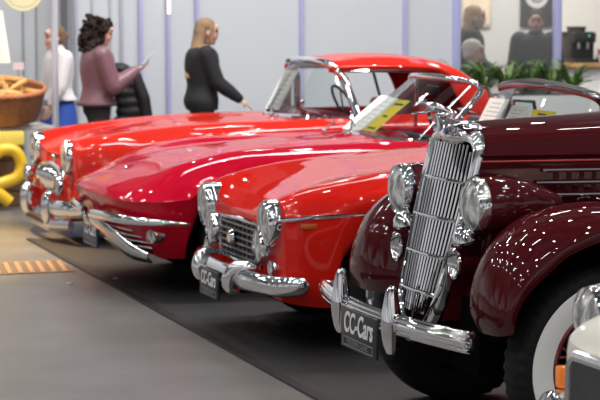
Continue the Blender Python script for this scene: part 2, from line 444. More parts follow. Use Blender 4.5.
# big yellow pretzel sign leaning on the counter front
YEL = mat('yellow sign', (.80, .50, .02), .35, coat=.5)
ps = empty('pretzel_sign', (2.95, 17.32, 0), 'big yellow pretzel shaped sign leaning against the wooden counter', 'sign')
bm = bmesh.new()
half = [(-.16, .07), (-.08, .14), (.0, .215), (.12, .245), (.235, .29), (.275, .40), (.215, .515), (.09, .525), (0, .45)]
P = smooth_path([(x + .05, .02 * (1 if x < 0 else -1) * (z < .2), z) for x, z in half + [(-x, z) for x, z in half[::-1][1:]]], 5)
add_tube(bm, P, .056, 12, scale=(1.0, 1.0))
link_mesh('pretzel_loop', bm, YEL, ps)
bm = bmesh.new(); add_box(bm, (-.05, .11, .675), (.80, .22, .02), bevel=.006); add_box(bm, (-.05, .0, .628), (.80, .03, .12), bevel=.006); link_mesh('sign_board', bm, mat('pale yellow board', (.86, .66, .12), .4, coat=.4), ps)
# round food sign hanging above
rs_ = empty('round_sign', (3.36, 17.62, 1.92), 'round pale yellow sign with orange food picture hanging at upper left', 'sign')
bm = bmesh.new(); add_lathe(bm, [(0, -.012), (.185, -.012), (.19, 0), (.185, .012), (0, .012)], (0, 0, 0), (0, 1, 0), 48); link_mesh('sign_disc', bm, mat('pale cream', (.80, .74, .45), .5), rs_)
bm = bmesh.new(); add_lathe(bm, [(.150, -.0135), (.156, -.0135)], (0, 0, 0), (0, 1, 0), 48); add_lathe(bm, [(.184, -.0132), (.1905, -.0132)], (0, 0, 0), (0, 1, 0), 48); link_mesh('sign_rings', bm, mat('olive line', (.45, .45, .28), .6), rs_)
bm = bmesh.new()
for x, z in ((-.07, -.02), (.06, -.03), (.0, .05)): add_ell(bm, (x, -.014, z), (.06, .006, .045), sub=2)
link_mesh('food_picture', bm, mat('orange food print', (.78, .38, .10), .6), rs_)
bm = bmesh.new(); add_tube(bm, [(0, 0, .19), (0, 0, .69)], .004, 6); link_mesh('hanging_wire', bm, BLACK, rs_)
# cream cloth with red hem hanging at the very left
cl = empty('hanging_cloth', (3.06, 17.5, 1.28), 'cream hanging cloth with red hem at the left edge', 'cloth')
bm = bmesh.new(); grid_faces(bm, [[(-.14 + u * .30 * (.8 + .22 * (1 - v)) , .012 * math.sin(u * 14), .46 * v) for u in np.linspace(0, 1, 24)] for v in np.linspace(0, 1, 8)])
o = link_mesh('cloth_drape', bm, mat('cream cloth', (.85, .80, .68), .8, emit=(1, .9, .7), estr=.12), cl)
bm = bmesh.new(); add_box(bm, (-.10, 0, -.02), (.26, .03, .045)); link_mesh('red_hem', bm, mat('red band', (.55, .03, .04), .6), cl)

# ------------------------------------------------------------------ behind the glass: counter, coffee machine, poster, chairs, plants
sc_ = empty('bar_counter', (11.9, 22.5, 0), 'white bar counter with a wooden top at the right background', 'counter')
bm = bmesh.new(); add_box(bm, (0, 0, .53), (2.4, .6, 1.06), bevel=.01); link_mesh('counter_front', bm, mat('white panel', (.66, .67, .68), .5), sc_)
bm = bmesh.new(); add_box(bm, (0, -.03, 1.085), (2.5, .7, .06), bevel=.008); link_mesh('wooden_top', bm, mat('tan wood', (.38, .22, .10), .5, noise=.2, nscale=6), sc_)
cm = empty('coffee_machine', (11.19, 22.4, 1.116), 'black coffee machine standing on the bar counter', 'coffee machine')
bm = bmesh.new(); add_box(bm, (0, .05, .19), (.32, .36, .38), bevel=.02); add_box(bm, (0, -.10, .31), (.30, .2, .13), bevel=.015); add_box(bm, (0, -.08, .025), (.34, .34, .05), bevel=.01); link_mesh('machine_body', bm, mat('black plastic', (.02, .02, .022), .35), cm)
bm = bmesh.new()
for x in (-.06, .06): add_tube(bm, [(x, -.14, .25), (x, -.14, .17)], .018, 10)
link_mesh('spout', bm, CHROME, cm)
bm = bmesh.new(); add_lathe(bm, [(.0, 0), (.11, 0), (.125, .06), (.115, .065), (0, .06)], (0, .05, .38), (0, 0, 1), 24); link_mesh('bean_hopper', bm, mat('smoked plastic', (.05, .05, .05), .2), cm)
bm = bmesh.new(); add_box(bm, (.05, -.205, .33), (.03, .004, .012)); link_mesh('status_light', bm, mat('green led', (.1, .6, .3), .4, emit=(.1, .8, .4), estr=.6), cm)
for i, (x, z, s) in enumerate([(11.62, 1.116, (.30, .22, .10)), (11.60, 1.217, (.24, .18, .07))]):
    bx = empty('cardboard_box', (x, 22.36, z), ['white and pink box on the bar counter, lower of two', 'pink box stacked on the lower box on the bar counter'][i], 'box', 'boxes on the bar counter')
    bm = bmesh.new(); add_box(bm, (0, 0, s[2] / 2), s, bevel=.006); link_mesh('box_body', bm, mat(['white carton', 'pink carton'][i], [(.8, .76, .76), (.72, .36, .38)][i], .6), bx)
    bm = bmesh.new(); add_box(bm, (0, -s[1] / 2 - .001, s[2] * .5), (s[0] * .96, .002, s[2] * .25)); link_mesh('box_band', bm, mat('pink carton', (.72, .36, .38), .6), bx)
po = empty('wall_poster', (10.87, 22.93, 1.55), 'black poster with a white round emblem on the back wall', 'poster')
bm = bmesh.new(); add_box(bm, (0, 0, .33), (.44, .02, .66), bevel=.004); link_mesh('poster_sheet', bm, mat('black sheet', (.03, .03, .033), .5), po)
bm = bmesh.new(); add_lathe(bm, [(.10, -.011), (.165, -.0112)], (0, 0, .40), (0, 1, 0), 40); link_mesh('emblem_ring', bm, mat('emblem white', (.6, .6, .6), .6), po)
bm = bmesh.new(); add_lathe(bm, [(0, -.011), (.085, -.0112)], (0, 0, .40), (0, 1, 0), 32); link_mesh('emblem_disc', bm, mat('emblem grey', (.42, .42, .43), .6), po)
bm = bmesh.new(); add_box(bm, (0, -.011, .40), (.06, .004, .10)); add_box(bm, (0, -.011, .14), (.30, .003, .02)); add_box(bm, (0, -.011, .09), (.22, .003, .015)); link_mesh('emblem_figure', bm, mat('black sheet', (.03, .03, .033), .5), po)
# warm picture panels on the back wall
for i, (x, z, wd, h) in enumerate([(9.28, 1.55, .50, .42), (10.05, 1.55, .40, .42)]):
    o_ = empty('wall_picture', (x, 22.93, z), ['warm beige lit picture panel left of the poster, behind the glass', 'narrower warm beige lit picture panel nearer to the poster'][i], 'picture', 'beige wall pictures')
    bm = bmesh.new(); add_box(bm, (0, 0, h / 2), (wd, .03, h), bevel=.005); link_mesh('picture_frame', bm, mat('beige frame', (.62, .55, .45), .6), o_)
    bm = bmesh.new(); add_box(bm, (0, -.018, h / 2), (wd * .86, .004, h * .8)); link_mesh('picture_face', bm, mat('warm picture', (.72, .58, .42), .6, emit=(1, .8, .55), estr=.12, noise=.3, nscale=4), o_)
lp = empty('wall_lamp', (8.95, 22.9, 1.68), 'small glowing wall lamp at the left behind the glass', 'lamp')
bm = bmesh.new(); add_ell(bm, (0, -.06, .06), (.05, .05, .06)); link_mesh('lamp_globe', bm, mat('lamp glow', (1, .9, .7), .4, emit=(1, .8, .5), estr=3), lp)
bm = bmesh.new(); add_tube(bm, [(0, 0, 0), (0, -.05, .01)], .02, 8); link_mesh('lamp_bracket', bm, CHROME, lp)

SHELLW = mat('white plastic', (.74, .72, .70), .4)
def shell_chair(loc, rz, label):
    c = empty('shell_chair', loc, label, 'chair', 'white shell chairs at the bar', rz)
    bm = bmesh.new(); G = []
    for v in np.linspace(0, 1, 12):
        row = []
        for u in np.linspace(-1, 1, 13):
            if v < .5: y = -.22 + v * .8; z = .45 + .03 * u * u + .01 * (1 - v)
            else: y = .18 + (v - .5) * .2; z = .45 + (v - .5) * .8 - .05 * abs(u) ** 3
            hw = .23 - (.05 * max(0, v - .7) * 3)
            row.append((u * hw, y - .10 * u * u * (1 if v > .4 else .3), z + (.05 * u ** 4 if v < .5 else 0)))
        G.append(row)
    grid_faces(bm, G); o = link_mesh('seat_shell', bm, SHELLW, c, angle=60); m = o.modifiers.new('t', 'SOLIDIFY'); m.thickness = .012
    for x in (-1, 1):
        for y in (-1, 1):
            bm = bmesh.new(); add_tube(bm, [(x * .11, y * .10, .445), (x * .20, y * .20, 0)], [.014, .009], 8); link_mesh('leg', bm, WOOD, c)
for i, (x, y, a) in enumerate([(10.62, 21.55, .5), (11.32, 21.45, -.3), (10.85, 20.6, .2)]):
    shell_chair((x, y, 0), a, ['white shell chair leftmost below the coffee machine', 'white shell chair rightmost by the bar counter', 'white shell chair in front of the other two'][i])

# ferns in a row in front of the glass
LEAF = [mat('fern green', (.10, .20, .035), .5, noise=.3, nscale=8), mat('deep green', (.045, .11, .03), .5, noise=.3, nscale=8), mat('fresh green', (.17, .27, .06), .5, noise=.3, nscale=8)]
pl = empty('planter_box', (8.68, 18.72, 0), 'long white planter box in front of the glass partition', 'planter')
bm = bmesh.new(); add_box(bm, (0, 0, .44), (1.5, .34, .88), bevel=.01); link_mesh('planter_body', bm, mat('planter white', (.6, .6, .58), .5), pl)
bm = bmesh.new(); add_box(bm, (0, 0, .885), (1.44, .28, .02)); link_mesh('soil', bm, mat('soil', (.05, .035, .02), .9), pl)
for i in range(6):
    x = 8.06 + i * .245; rnd = random.Random(i + 3)
    f = empty('fern', (x, 18.70, .895), ['leftmost fern in the planter, beside the bluish post', 'second fern from the left in the planter', 'third fern from the left in the planter, below the seated man', 'fourth fern from the left in the planter', 'fifth fern from the left in the planter, below the bearded man', 'rightmost fern in the planter'][i], 'plant', 'ferns in the planter')
    for kk in range(2):
        bm = bmesh.new()
        for q in range(48):
            a = rnd.uniform(0, 2 * PI); L = rnd.uniform(.15, .30); up = rnd.uniform(.9, 2.8); pts = []
            for t in np.linspace(0, 1, 7):
                r_ = L * t; z = L * (up * t - .55 * t * t * up); pts.append(Vector((math.cos(a) * r_, math.sin(a) * r_ * .5, z)))
            side = Vector((-math.sin(a), math.cos(a), 0)); wd = rnd.uniform(.008, .016)
            prev = None
            for t, p in zip(np.linspace(0, 1, 7), pts):
                ww = wd * (math.sin(PI * min(1, t * .92 + .06)) ** .7)
                cur = (bm.verts.new(p + side * ww), bm.verts.new(p - side * ww + Vector((0, 0, .004))))
                if prev: bm.faces.new((prev[0], prev[1], cur[1], cur[0]))
                prev = cur
        link_mesh('fronds', bm, LEAF[(i + kk) % 3], f, angle=80)
# ------------------------------------------------------------------ people
SKIN = mat('skin', (.62, .37, .28), .5)
def hand(bm, wrist, d, palm_n, s=1.0, curl=.5):
    """palm, four unequal bent fingers and a thumb; d = pointing direction, palm_n = palm normal."""
    w_ = Vector(wrist); d = Vector(d).normalized(); n = Vector(palm_n); n = (n - d * n.dot(d)).normalized(); b = d.cross(n)
    c = w_ + d * .048 * s
    R = Matrix((d, b, n)).transposed()
    v = bmesh.ops.create_icosphere(bm, subdivisions=2, radius=1)['verts']
    bmesh.ops.transform(bm, matrix=Matrix.Translation(c) @ R.to_4x4() @ Matrix.Diagonal((.052 * s, .042 * s, .016 * s, 1)), verts=v)
    for k, L in enumerate((.070, .080, .074, .058)):
        o = w_ + d * .088 * s + b * (-.030 + .020 * k) * s
        p1 = o + (d * .55 + n * curl * .4).normalized() * L * .5 * s
        p2 = p1 + (d * (1 - curl) + n * curl).normalized() * L * .5 * s
        add_chain(bm, [o - d * .02 * s, p1, p2], [.0095 * s, .0088 * s, .007 * s])
    o = w_ + d * .03 * s - b * .036 * s
    p1 = o + (d * .6 - b * .6 + n * .4).normalized() * .036 * s; p2 = p1 + (d * .8 + n * .6).normalized() * .03 * s
    add_chain(bm, [o, p1, p2], [.013 * s, .011 * s, .008 * s])

def torso(bm, secs, tilt=None):
    """elliptic sections (z, rx forward, ry sideways, x offset)."""
    G = []
    for z, rx, ry, x in secs:
        G.append([(x + rx * math.cos(a), ry * math.sin(a), z) for a in np.linspace(0, 2 * PI, 29)[:-1]])
    G = spline(np.array(G), 3)
    V = grid_faces(bm, G, closed_v=True)
    bm.faces.new(V[0]); bm.faces.new(V[-1])

def head(bm, c, s=1.0, yaw=0, nod=0):
    R = Euler((0, nod, yaw)).to_matrix(); c = Vector(c)
    def at(x, y, z): return c + R @ Vector((x, y, z)) * s
    def el(p, r): add_ell(bm, at(*p), [q * s for q in r], Euler((0, nod, yaw)), 3)
    el((0, 0, .035), (.093, .074, .088)); el((.022, 0, -.035), (.070, .058, .078)); el((.062, 0, -.088), (.026, .030, .024))
    el((.086, 0, .055), (.018, .05, .03)); el((.10, 0, -.012), (.018, .012, .022)); el((.094, 0, .012), (.012, .010, .03)); el((.085, 0, -.052), (.014, .024, .012))
    for y in (-1, 1):
        el((-.005, y * .076, -.01), (.022, .008, .032)); el((.060, y * .04, -.025), (.025, .02, .025))
    return at, R

def person(name, label, loc, rz, H, pose, group=None):
    root = empty(name, loc, label, 'person', group, rz)
    k = H / 1.70
    P = lambda *a: tuple(v * k for v in a)
    hx = pose.get('lean', 0)
    hd = pose.get('head', (hx + .03, 0, 1.57))
    bm = bmesh.new()
    sit = pose.get('sit', False); dz = -.40 if sit else 0
    hd = (hd[0], hd[1], hd[2] + dz)
    T = lambda secs: [(( z + dz) * k, rx * k, ry * k, x * k) for z, rx, ry, x in secs]
    gi = pose.get('girth', 1)
    base = [(.86, .10, .15, 0), (.95, .115, .165, -.01), (1.08, .095, .135, 0), (1.25, .115, .16, hx * .5), (1.38, .10, .185, hx * .9), (1.44, .06, .11, hx), (1.47, .05, .06, hx)]
    base = [(z, rx * gi, ry * (1 + (gi - 1) * .5), x) for z, rx, ry, x in base]
    torso(bm, T(base))
    add_chain(bm, [P(hx, 0, 1.42 + dz), P(hd[0] - .01, 0, hd[2] - .06)], [.055 * k, .050 * k])
    at, R = head(bm, P(*hd), k, pose.get('yaw', 0), pose.get('nod', 0))
    for side in ('R', 'L'):
        sg = -1 if side == 'R' else 1
        e_, w_, d_, n_, cu = pose['arm' + side]
        sh_ = P(hx, sg * .175, 1.385 + dz)
        e_ = P(e_[0], e_[1], e_[2] + dz); w_ = P(w_[0], w_[1], w_[2] + dz)
        add_chain(bm, [sh_, e_, w_], [.052 * k, .040 * k, .027 * k])
        hand(bm, w_, d_, n_, k, cu)
        if sit: lp_ = [P(0, sg * .09, .52), P(.42, sg * .11, .52), P(.42, sg * .10, .09), P(.55, sg * .11, .04)]
        else:
            st = pose.get('stride', .06) * sg
            lp_ = [P(0, sg * .085, .88), P(.03 + st, sg * .085, .50), P(-.02 + st * 1.6, sg * .085, .09), P(.13 + st * 1.6, sg * .10, .035)]
        add_chain(bm, lp_, [.09 * k, .058 * k, .038 * k, .030 * k])
        pose['_leg' + side] = lp_
    remeshed('person_body', bm, pose.get('skin', SKIN), root, .0085, 3)
    # face
    for y in (-1, 1):
        bm = bmesh.new(); add_ell(bm, at(.083, y * .033, .015), (.010 * k,) * 3, sub=2); link_mesh('eye', bm, mat('eye', (.03, .02, .018), .2), root)
        bm = bmesh.new(); add_tube(bm, [at(.094, y * .018, .040), at(.094, y * .036, .044), at(.082, y * .055, .038)], .004 * k, 6); link_mesh('eyebrow', bm, mat('brow', (.08, .045, .03), .7), root)
    bm = bmesh.new(); add_tube(bm, [at(.088, -.024, -.054), at(.098, 0, -.052), at(.088, .024, -.054)], [.004 * k, .008 * k, .004 * k], 6); link_mesh('mouth', bm, mat('lips', (.45, .14, .13), .45), root)
    # clothes
    tz = pose['top']
    bm = bmesh.new(); g = tz.get('grow', .018)
    secs = [s for s in base if s[0] >= tz.get('hem', .9) - .06]
    secs = [(tz.get('hem', .9), secs[0][1] + g + tz.get('flare', 0), secs[0][2] + g + tz.get('flare', 0), secs[0][3])] + [(z, rx + g, ry + g, x) for z, rx, ry, x in secs if z > tz.get('hem', .9) + .02 and z < 1.46]
    torso(bm, T(secs))
    for side in ('R', 'L'):
        sg = -1 if side == 'R' else 1
        e_, w_ = [Vector(v) for v in pose['arm' + side][:2]]
        sh_ = P(hx, sg * .175, 1.385 + dz); e2 = P(e_[0], e_[1], e_[2] + dz); w2 = w_ + (e_ - w_) * tz.get('cuff', .08); w2 = P(w2[0], w2[1], w2[2] + dz)
        m2 = tuple((Vector(e2) + Vector(w2)) / 2)
        add_chain(bm, [sh_, e2, m2, w2], [(.056 + g) * k, (.046 + g) * k, (.040 + g) * k, (.029 + g * .7) * k])
    add_chain(bm, [P(hx, 0, 1.40 + dz), P(hx + .005, 0, 1.475 + dz)], [(.07 + g) * k, (.052 + tz.get('collar', .008)) * k])
    remeshed(tz['name'], bm, tz['mat'], root, .011, 3)
    if tz.get('band'):
        bm = bmesh.new(); z, rx, ry, x = secs[0]
        add_tube(bm, [((x + (rx) * math.cos(a)) * k, ry * math.sin(a) * k, (z + .02 + dz) * k) for a in np.linspace(0, 2 * PI, 33)[:-1]], .022 * k, 8, closed=True)
        link_mesh('jacket_hem', bm, tz['band'], root)
    bt = pose['bottom']
    bm = bmesh.new()
    if bt['name'] == 'skirt':
        torso(bm, T([(.52, .22, .25, .02), (.70, .19, .225, .01), (.88, .15, .19, -.01), (1.0, .115, .16, -.01), (1.03, .11, .155, 0)]))
    else:
        torso(bm, T([(.84, .115, .175, -.005), (.95, .13, .18, -.01), (1.03, .115, .16, -.005)]))
        for side in ('R', 'L'):
            l0, l1, l2, l3 = pose['_leg' + side]
            add_chain(bm, [l0, l1, l2], [.102 * k, .070 * k, .055 * k])
    remeshed(bt['name'], bm, bt['mat'], root, .012, 3)
    for side in ('R', 'L'):
        l2, l3 = pose['_leg' + side][2:]
        bm = bmesh.new(); add_chain(bm, [(l2[0] - .03 * k, l2[1], .045 * k), l3, (l3[0] + .06 * k, l3[1], .03 * k)], [.042 * k, .038 * k, .028 * k]); add_chain(bm, [(l2[0], l2[1], .05 * k), (l2[0], l2[1], .12 * k)], [.042 * k, .045 * k])
        remeshed('shoe', bm, mat('black shoe', (.02, .02, .02), .4), root, .01, 2)
    # hair
    hr = pose['hair']; bm = bmesh.new(); rnd = random.Random(5)
    def hel(p, r): add_ell(bm, at(*p), [q * k for q in r], Euler((0, pose.get('nod', 0), pose.get('yaw', 0))), 3)
    if hr['style'] == 'curly':
        hel((-.025, 0, .055), (.105, .097, .092)); hel((-.06, 0, -.04), (.085, .10, .12))
        for q in range(260):
            a = rnd.uniform(0, 2 * PI); z = rnd.uniform(-.19, .14); rr = .108 + .02 * math.sin(9 * a + 30 * z) - .25 * max(0, z - .06)
            x = -.05 + rr * math.cos(a) * 1.05; y = rr * math.sin(a)
            if x > .035 and z < .085: continue
            r = rnd.uniform(.012, .024); hel((x, y, z), (r, r, r))
        remeshed('hair', bm, hr['mat'], root, .009, 1)
    elif hr['style'] == 'long':
        hel((-.022, 0, .052), (.100, .086, .088)); hel((-.058, 0, -.01), (.072, .088, .11))
        L = hr.get('len', .36)
        G = []
        for t in np.linspace(0, 1, 8):
            z = .02 - L * t; G.append([(-.055 - hr.get('back', .035) * t + (.065 - .012 * t) * math.cos(a), (.085 + .012 * math.sin(PI * t)) * math.sin(a), z + .02 * math.sin(7 * a) * t) for a in np.linspace(0, 2 * PI, 25)[:-1]])
        G = [[tuple(at(*p)) for p in row] for row in G]; V = grid_faces(bm, G, True); bm.faces.new(V[0]); bm.faces.new(V[-1])
        for y in (-1, 1):
            hel((.028, y * .076, -.02), (.022, .016, .10))
        remeshed('hair', bm, hr['mat'], root, .009, 2)
    elif hr['style'] == 'tied':
        hel((-.018, 0, .05), (.096, .081, .086)); hel((-.05, 0, .0), (.055, .075, .07)); hel((-.11, 0, .02), (.04, .04, .04))
        remeshed('hair', bm, hr['mat'], root, .009, 2)
    else:
        hel((-.022, 0, .062), (.104, .086, .088)); hel((-.050, 0, .0), (.062, .086, .07))
        remeshed('hair', bm, hr['mat'], root, .009, 2)
        if hr.get('beard'):
            bm = bmesh.new(); hel((.058, 0, -.085), (.04, .05, .035)); 
            for y in (-1, 1): hel((.03, y * .054, -.055), (.035, .014, .04))
            hel((.097, 0, -.036), (.008, .028, .008))
            remeshed('beard', bm, hr['beard'], root, .008, 2)
    return root, at

def hair_mat(name, c1, c2=None, z0=0, z1=1):
    m = mat(name, c1, .6, noise=.35, nscale=30, spec=.15)
    if c2:
        nt = m.node_tree; b = nt.nodes['Principled BSDF']
        t = nt.nodes.new('ShaderNodeTexCoord'); s = nt.nodes.new('ShaderNodeSeparateXYZ'); mr = nt.nodes.new('ShaderNodeMapRange')
        mr.inputs[1].default_value = z0; mr.inputs[2].default_value = z1
        mx = nt.nodes.new('ShaderNodeMix'); mx.data_type = 'RGBA'; mx.inputs[6].default_value = (*c2, 1); mx.inputs[7].default_value = (*c1, 1)
        nt.links.new(t.outputs['Object'], s.inputs[0]); nt.links.new(s.outputs['Z'], mr.inputs[0]); nt.links.new(mr.outputs[0], mx.inputs[0]); nt.links.new(mx.outputs[2], b.inputs['Base Color'])
    return m
MAUVE = mat('mauve satin', (.20, .095, .115), .34, noise=.25, nscale=7, bump=.5, bscale=9)
MAUVE_D = mat('mauve knit', (.15, .07, .085), .7)
BLKCLOTH = mat('black cloth', (.014, .014, .015), .8, noise=.3, nscale=20)
hang = lambda sg, f=0: ((.0 + f, sg * .22, 1.10), (.06 + f, sg * .23, .86), (.1, 0, -1), (0, -sg, 0), .3)
# woman with the phone
person('person', 'woman in a mauve satin jacket with dark curly hair, looking at a phone', (3.955, 17.3, 0), 0, 1.66,
    dict(girth=1.12, head=(.035, 0, 1.575), nod=.22, armR=((.10, -.22, 1.10), (.315, -.165, 1.245), (.9, .12, .35), (.0, .3, 1), .45), armL=((.10, .21, 1.09), (.30, .17, 1.13), (.9, -.2, .1), (0, -.2, 1), .3),
         top=dict(name='satin_jacket', mat=MAUVE, hem=.925, grow=.032, cuff=.06, band=MAUVE_D), bottom=dict(name='trousers', mat=BLKCLOTH),
         hair=dict(style='curly', mat=hair_mat('dark brown hair', (.022, .014, .012)))))
ph = empty('mobile_phone', (4.355, 17.135, 1.305), 'slim pale phone in the hand of the woman in mauve', 'phone')
ph.rotation_euler = (0, -.75, 0)
bm = bmesh.new(); add_box(bm, (.02, 0, 0), (.15, .072, .009), bevel=.003); link_mesh('phone_body', bm, mat('silver phone', (.6, .6, .63), .3, .4), ph)
bm = bmesh.new(); add_box(bm, (.02, 0, .0052), (.135, .064, .001)); link_mesh('phone_screen', bm, mat('phone glass', (.2, .22, .25), .1, emit=(.7, .8, .9), estr=.25), ph)
# black coat over her arm
ct = empty('black_coat', (4.235, 17.46, .66), 'black padded coat hanging over the arm of the woman in mauve', 'coat')
bm = bmesh.new(); rnd = random.Random(2)
for q in range(7):
    z = .52 - q * .085; add_ell(bm, (.0 + .02 * math.sin(q * 2.1) + .012 * q, 0, z), (.12 + .008 * q, .09, .062), sub=3)
add_ell(bm, (-.04, 0, .56), (.10, .10, .06), sub=3)
remeshed('coat_body', bm, mat('black padding', (.010, .010, .012), .6), ct, .012, 14)
bm = bmesh.new(); add_chain(bm, [(.09, -.03, .50), (.16, -.05, .30), (.20, -.04, .06), (.21, -.04, -.05)], [.06, .065, .06, .05]); remeshed('coat_sleeve', bm, mat('black padding', (.010, .010, .012), .6), ct, .012, 3)
# woman in white, turned away from her
person('person', 'woman in a white top and blue skirt, hair tied back, facing left', (3.83, 18.35, 0), PI + .15, 1.60,
    dict(head=(.04, 0, 1.575), armR=hang(-1, .04), armL=((.08, .22, 1.10), (.16, .20, .93), (.4, 0, -.9), (0, -1, 0), .3),
         top=dict(name='white_blouse', mat=mat('white cotton', (.78, .74, .73), .8), hem=.97, grow=.03, cuff=.1, flare=.02), bottom=dict(name='skirt', mat=mat('blue cloth', (.025, .085, .42), .7)),
         hair=dict(style='tied', mat=hair_mat('light brown hair', (.20, .12, .07)))))
# blonde woman beside the far red car
person('person', 'woman in a black sweater with long blonde hair, reaching towards the far red car', (4.955, 17.45, 0), -.05, 1.665,
    dict(girth=1.18, head=(.05, 0, 1.575), nod=.08, armR=((.10, -.20, 1.12), (.31, -.19, .965), (.8, 0, -.5), (0, .2, -1), .25), armL=hang(1, .03),
         top=dict(name='black_sweater', mat=BLKCLOTH, hem=.86, grow=.026, cuff=.04, collar=.012, flare=.0), bottom=dict(name='trousers', mat=mat('dark trousers', (.018, .018, .022), .8)),
         hair=dict(style='long', len=.44, back=.075, mat=hair_mat('blonde hair', (.27, .18, .11), (.66, .44, .19), 1.26, 1.52))))
# people behind the glass
person('person', 'fair haired person in black standing at the left behind the glass', (8.83, 20.3, 0), -.35, 1.80,
    dict(head=(.05, 0, 1.575), armR=((.08, -.21, 1.11), (.27, -.17, .98), (.8, 0, -.4), (0, .3, -1), .3), armL=hang(1, .03),
         top=dict(name='black_jacket', mat=BLKCLOTH, hem=.85, grow=.035), bottom=dict(name='trousers', mat=BLKCLOTH), hair=dict(style='long', len=.30, mat=hair_mat('pale blonde hair', (.40, .27, .16)))))
person('person', 'seated grey haired man in a dark pullover behind the glass', (8.60, 19.78, 0), -.6, 1.86,
    dict(sit=True, head=(.04, 0, 1.575), armR=((.08, -.22, 1.12), (.30, -.12, 1.05), (.9, .3, 0), (0, 0, -1), .3), armL=((.08, .22, 1.12), (.30, .12, 1.05), (.9, -.3, 0), (0, 0, -1), .3),
         top=dict(name='dark_pullover', mat=mat('dark knit', (.03, .03, .035), .8), hem=.90, grow=.03), bottom=dict(name='trousers', mat=BLKCLOTH), hair=dict(style='short', mat=hair_mat('grey hair', (.68, .63, .56)))))
stl = empty('stool', (8.60, 19.78, 0), 'round dark stool under the seated grey haired man', 'stool')
bm = bmesh.new(); add_lathe(bm, [(0, .37), (.16, .37), (.17, .39), (.16, .41), (0, .41)], (0, 0, 0), (0, 0, 1), 24); link_mesh('seat', bm, BLACK, stl)
for q in range(4):
    a = PI / 4 + q * PI / 2; bm = bmesh.new(); add_tube(bm, [(.10 * math.cos(a), .10 * math.sin(a), .37), (.19 * math.cos(a), .19 * math.sin(a), 0)], .012, 8); link_mesh('leg', bm, BLACK, stl)
person('person', 'bearded man in a black jacket facing the camera behind the glass', (9.62, 20.3, 0), math.atan2(-20.3, -9.6), 1.745,
    dict(head=(.03, 0, 1.575), armR=hang(-1, .02), armL=hang(1, .02),
         top=dict(name='black_jacket', mat=BLKCLOTH, hem=.88, grow=.045), bottom=dict(name='trousers', mat=BLKCLOTH), hair=dict(style='short', mat=hair_mat('dark hair', (.05, .035, .03)), beard=hair_mat('grey beard', (.24, .21, .19)))))
# ------------------------------------------------------------------ car helpers (local axes: x to the rear, y away from the camera, z up)
def mirror(f):
    for s in (-1, 1): f(s)

def wheel(parent, x, y, R, wd, side, rim=.6, style='disc', rimmat=None, white=False, tread=False):
    """side = sign of the outward direction along y."""
    r0 = R * rim
    bm = bmesh.new()
    prof = [(r0, -wd * .42), (r0 + .015, -wd * .5), (R * .86, -wd * .56), (R * .95, -wd * .5), (R * .985, -wd * .40), (R, -wd * .2), (R, wd * .2), (R * .985, wd * .40), (R * .95, wd * .5), (R * .86, wd * .56), (r0 + .015, wd * .5), (r0, wd * .42)]
    add_lathe(bm, prof, (x, y, R), (0, 1, 0), 192 if tread else 56, mod=(lambda i, j: -.0065 * ((j % 4) // 2) if i in (3, 4, 7, 8) else 0) if tread else None)
    t = link_mesh('wheel', bm, RUBBER, parent, angle=30)
    if white:
        bm = bmesh.new(); o_ = side
        add_lathe(bm, [(r0 + .004, o_ * (wd * .5 + .003)), (r0 + .03, o_ * (wd * .54 + .004)), (R * .80, o_ * (wd * .57 + .004)), (R * .855, o_ * (wd * .56 + .003)), (R * .865, o_ * (wd * .54))], (x, y, R), (0, 1, 0), 72)
        q = link_mesh('whitewall', bm, WHITEWALL, t); q['label'] = 'white sidewall band'
    bm = bmesh.new(); o_ = side * wd
    rm = rimmat or CHROME
    if style == 'wire':
        add_lathe(bm, [(r0 + .004, o_ * .5), (r0 - .006, o_ * .54), (r0 - .022, o_ * .46), (r0 - .03, o_ * .25), (r0 - .03, -o_ * .3)], (x, y, R), (0, 1, 0), 64)
        rimo = link_mesh('rim', bm, rm, t)
        bm = bmesh.new()
        for k in range(30):
            a = 2 * PI * k / 30; a2 = a + (.5 if k % 2 else -.5)
            add_tube(bm, [(x + math.cos(a) * (r0 - .028), y + o_ * .25, R + math.sin(a) * (r0 - .028)), (x + math.cos(a2) * .07, y + o_ * (.42 if k % 4 < 2 else .12), R + math.sin(a2) * .07)], .0055, 6)
        s_ = link_mesh('spokes', bm, rm, t)
        bm = bmesh.new(); add_lathe(bm, [(.075, o_ * .05), (.08, o_ * .40), (.074, o_ * .50), (.05, o_ * .60), (0, o_ * .63)], (x, y, R), (0, 1, 0), 32); link_mesh('hubcap', bm, CHROME, t)
        bm = bmesh.new(); add_lathe(bm, [(0, -o_ * .1), (r0 - .04, -o_ * .1), (r0 - .04, -o_ * .14), (0, -o_ * .14)], (x, y, R), (0, 1, 0), 32); link_mesh('brake_drum', bm, DARK, t)
    else:
        add_lathe(bm, [(r0 + .004, o_ * .5), (r0 - .004, o_ * .53), (r0 - .03, o_ * .42), (r0 * .72, o_ * .36), (r0 * .66, o_ * .40), (0, o_ * .40)], (x, y, R), (0, 1, 0), 48); link_mesh('rim', bm, rm, t)
        bm = bmesh.new(); add_lathe(bm, [(r0 * .62, o_ * .40), (r0 * .60, o_ * .47), (r0 * .3, o_ * .56), (0, o_ * .58)], (x, y, R), (0, 1, 0), 32); link_mesh('hubcap', bm, CHROME, t)
    return t

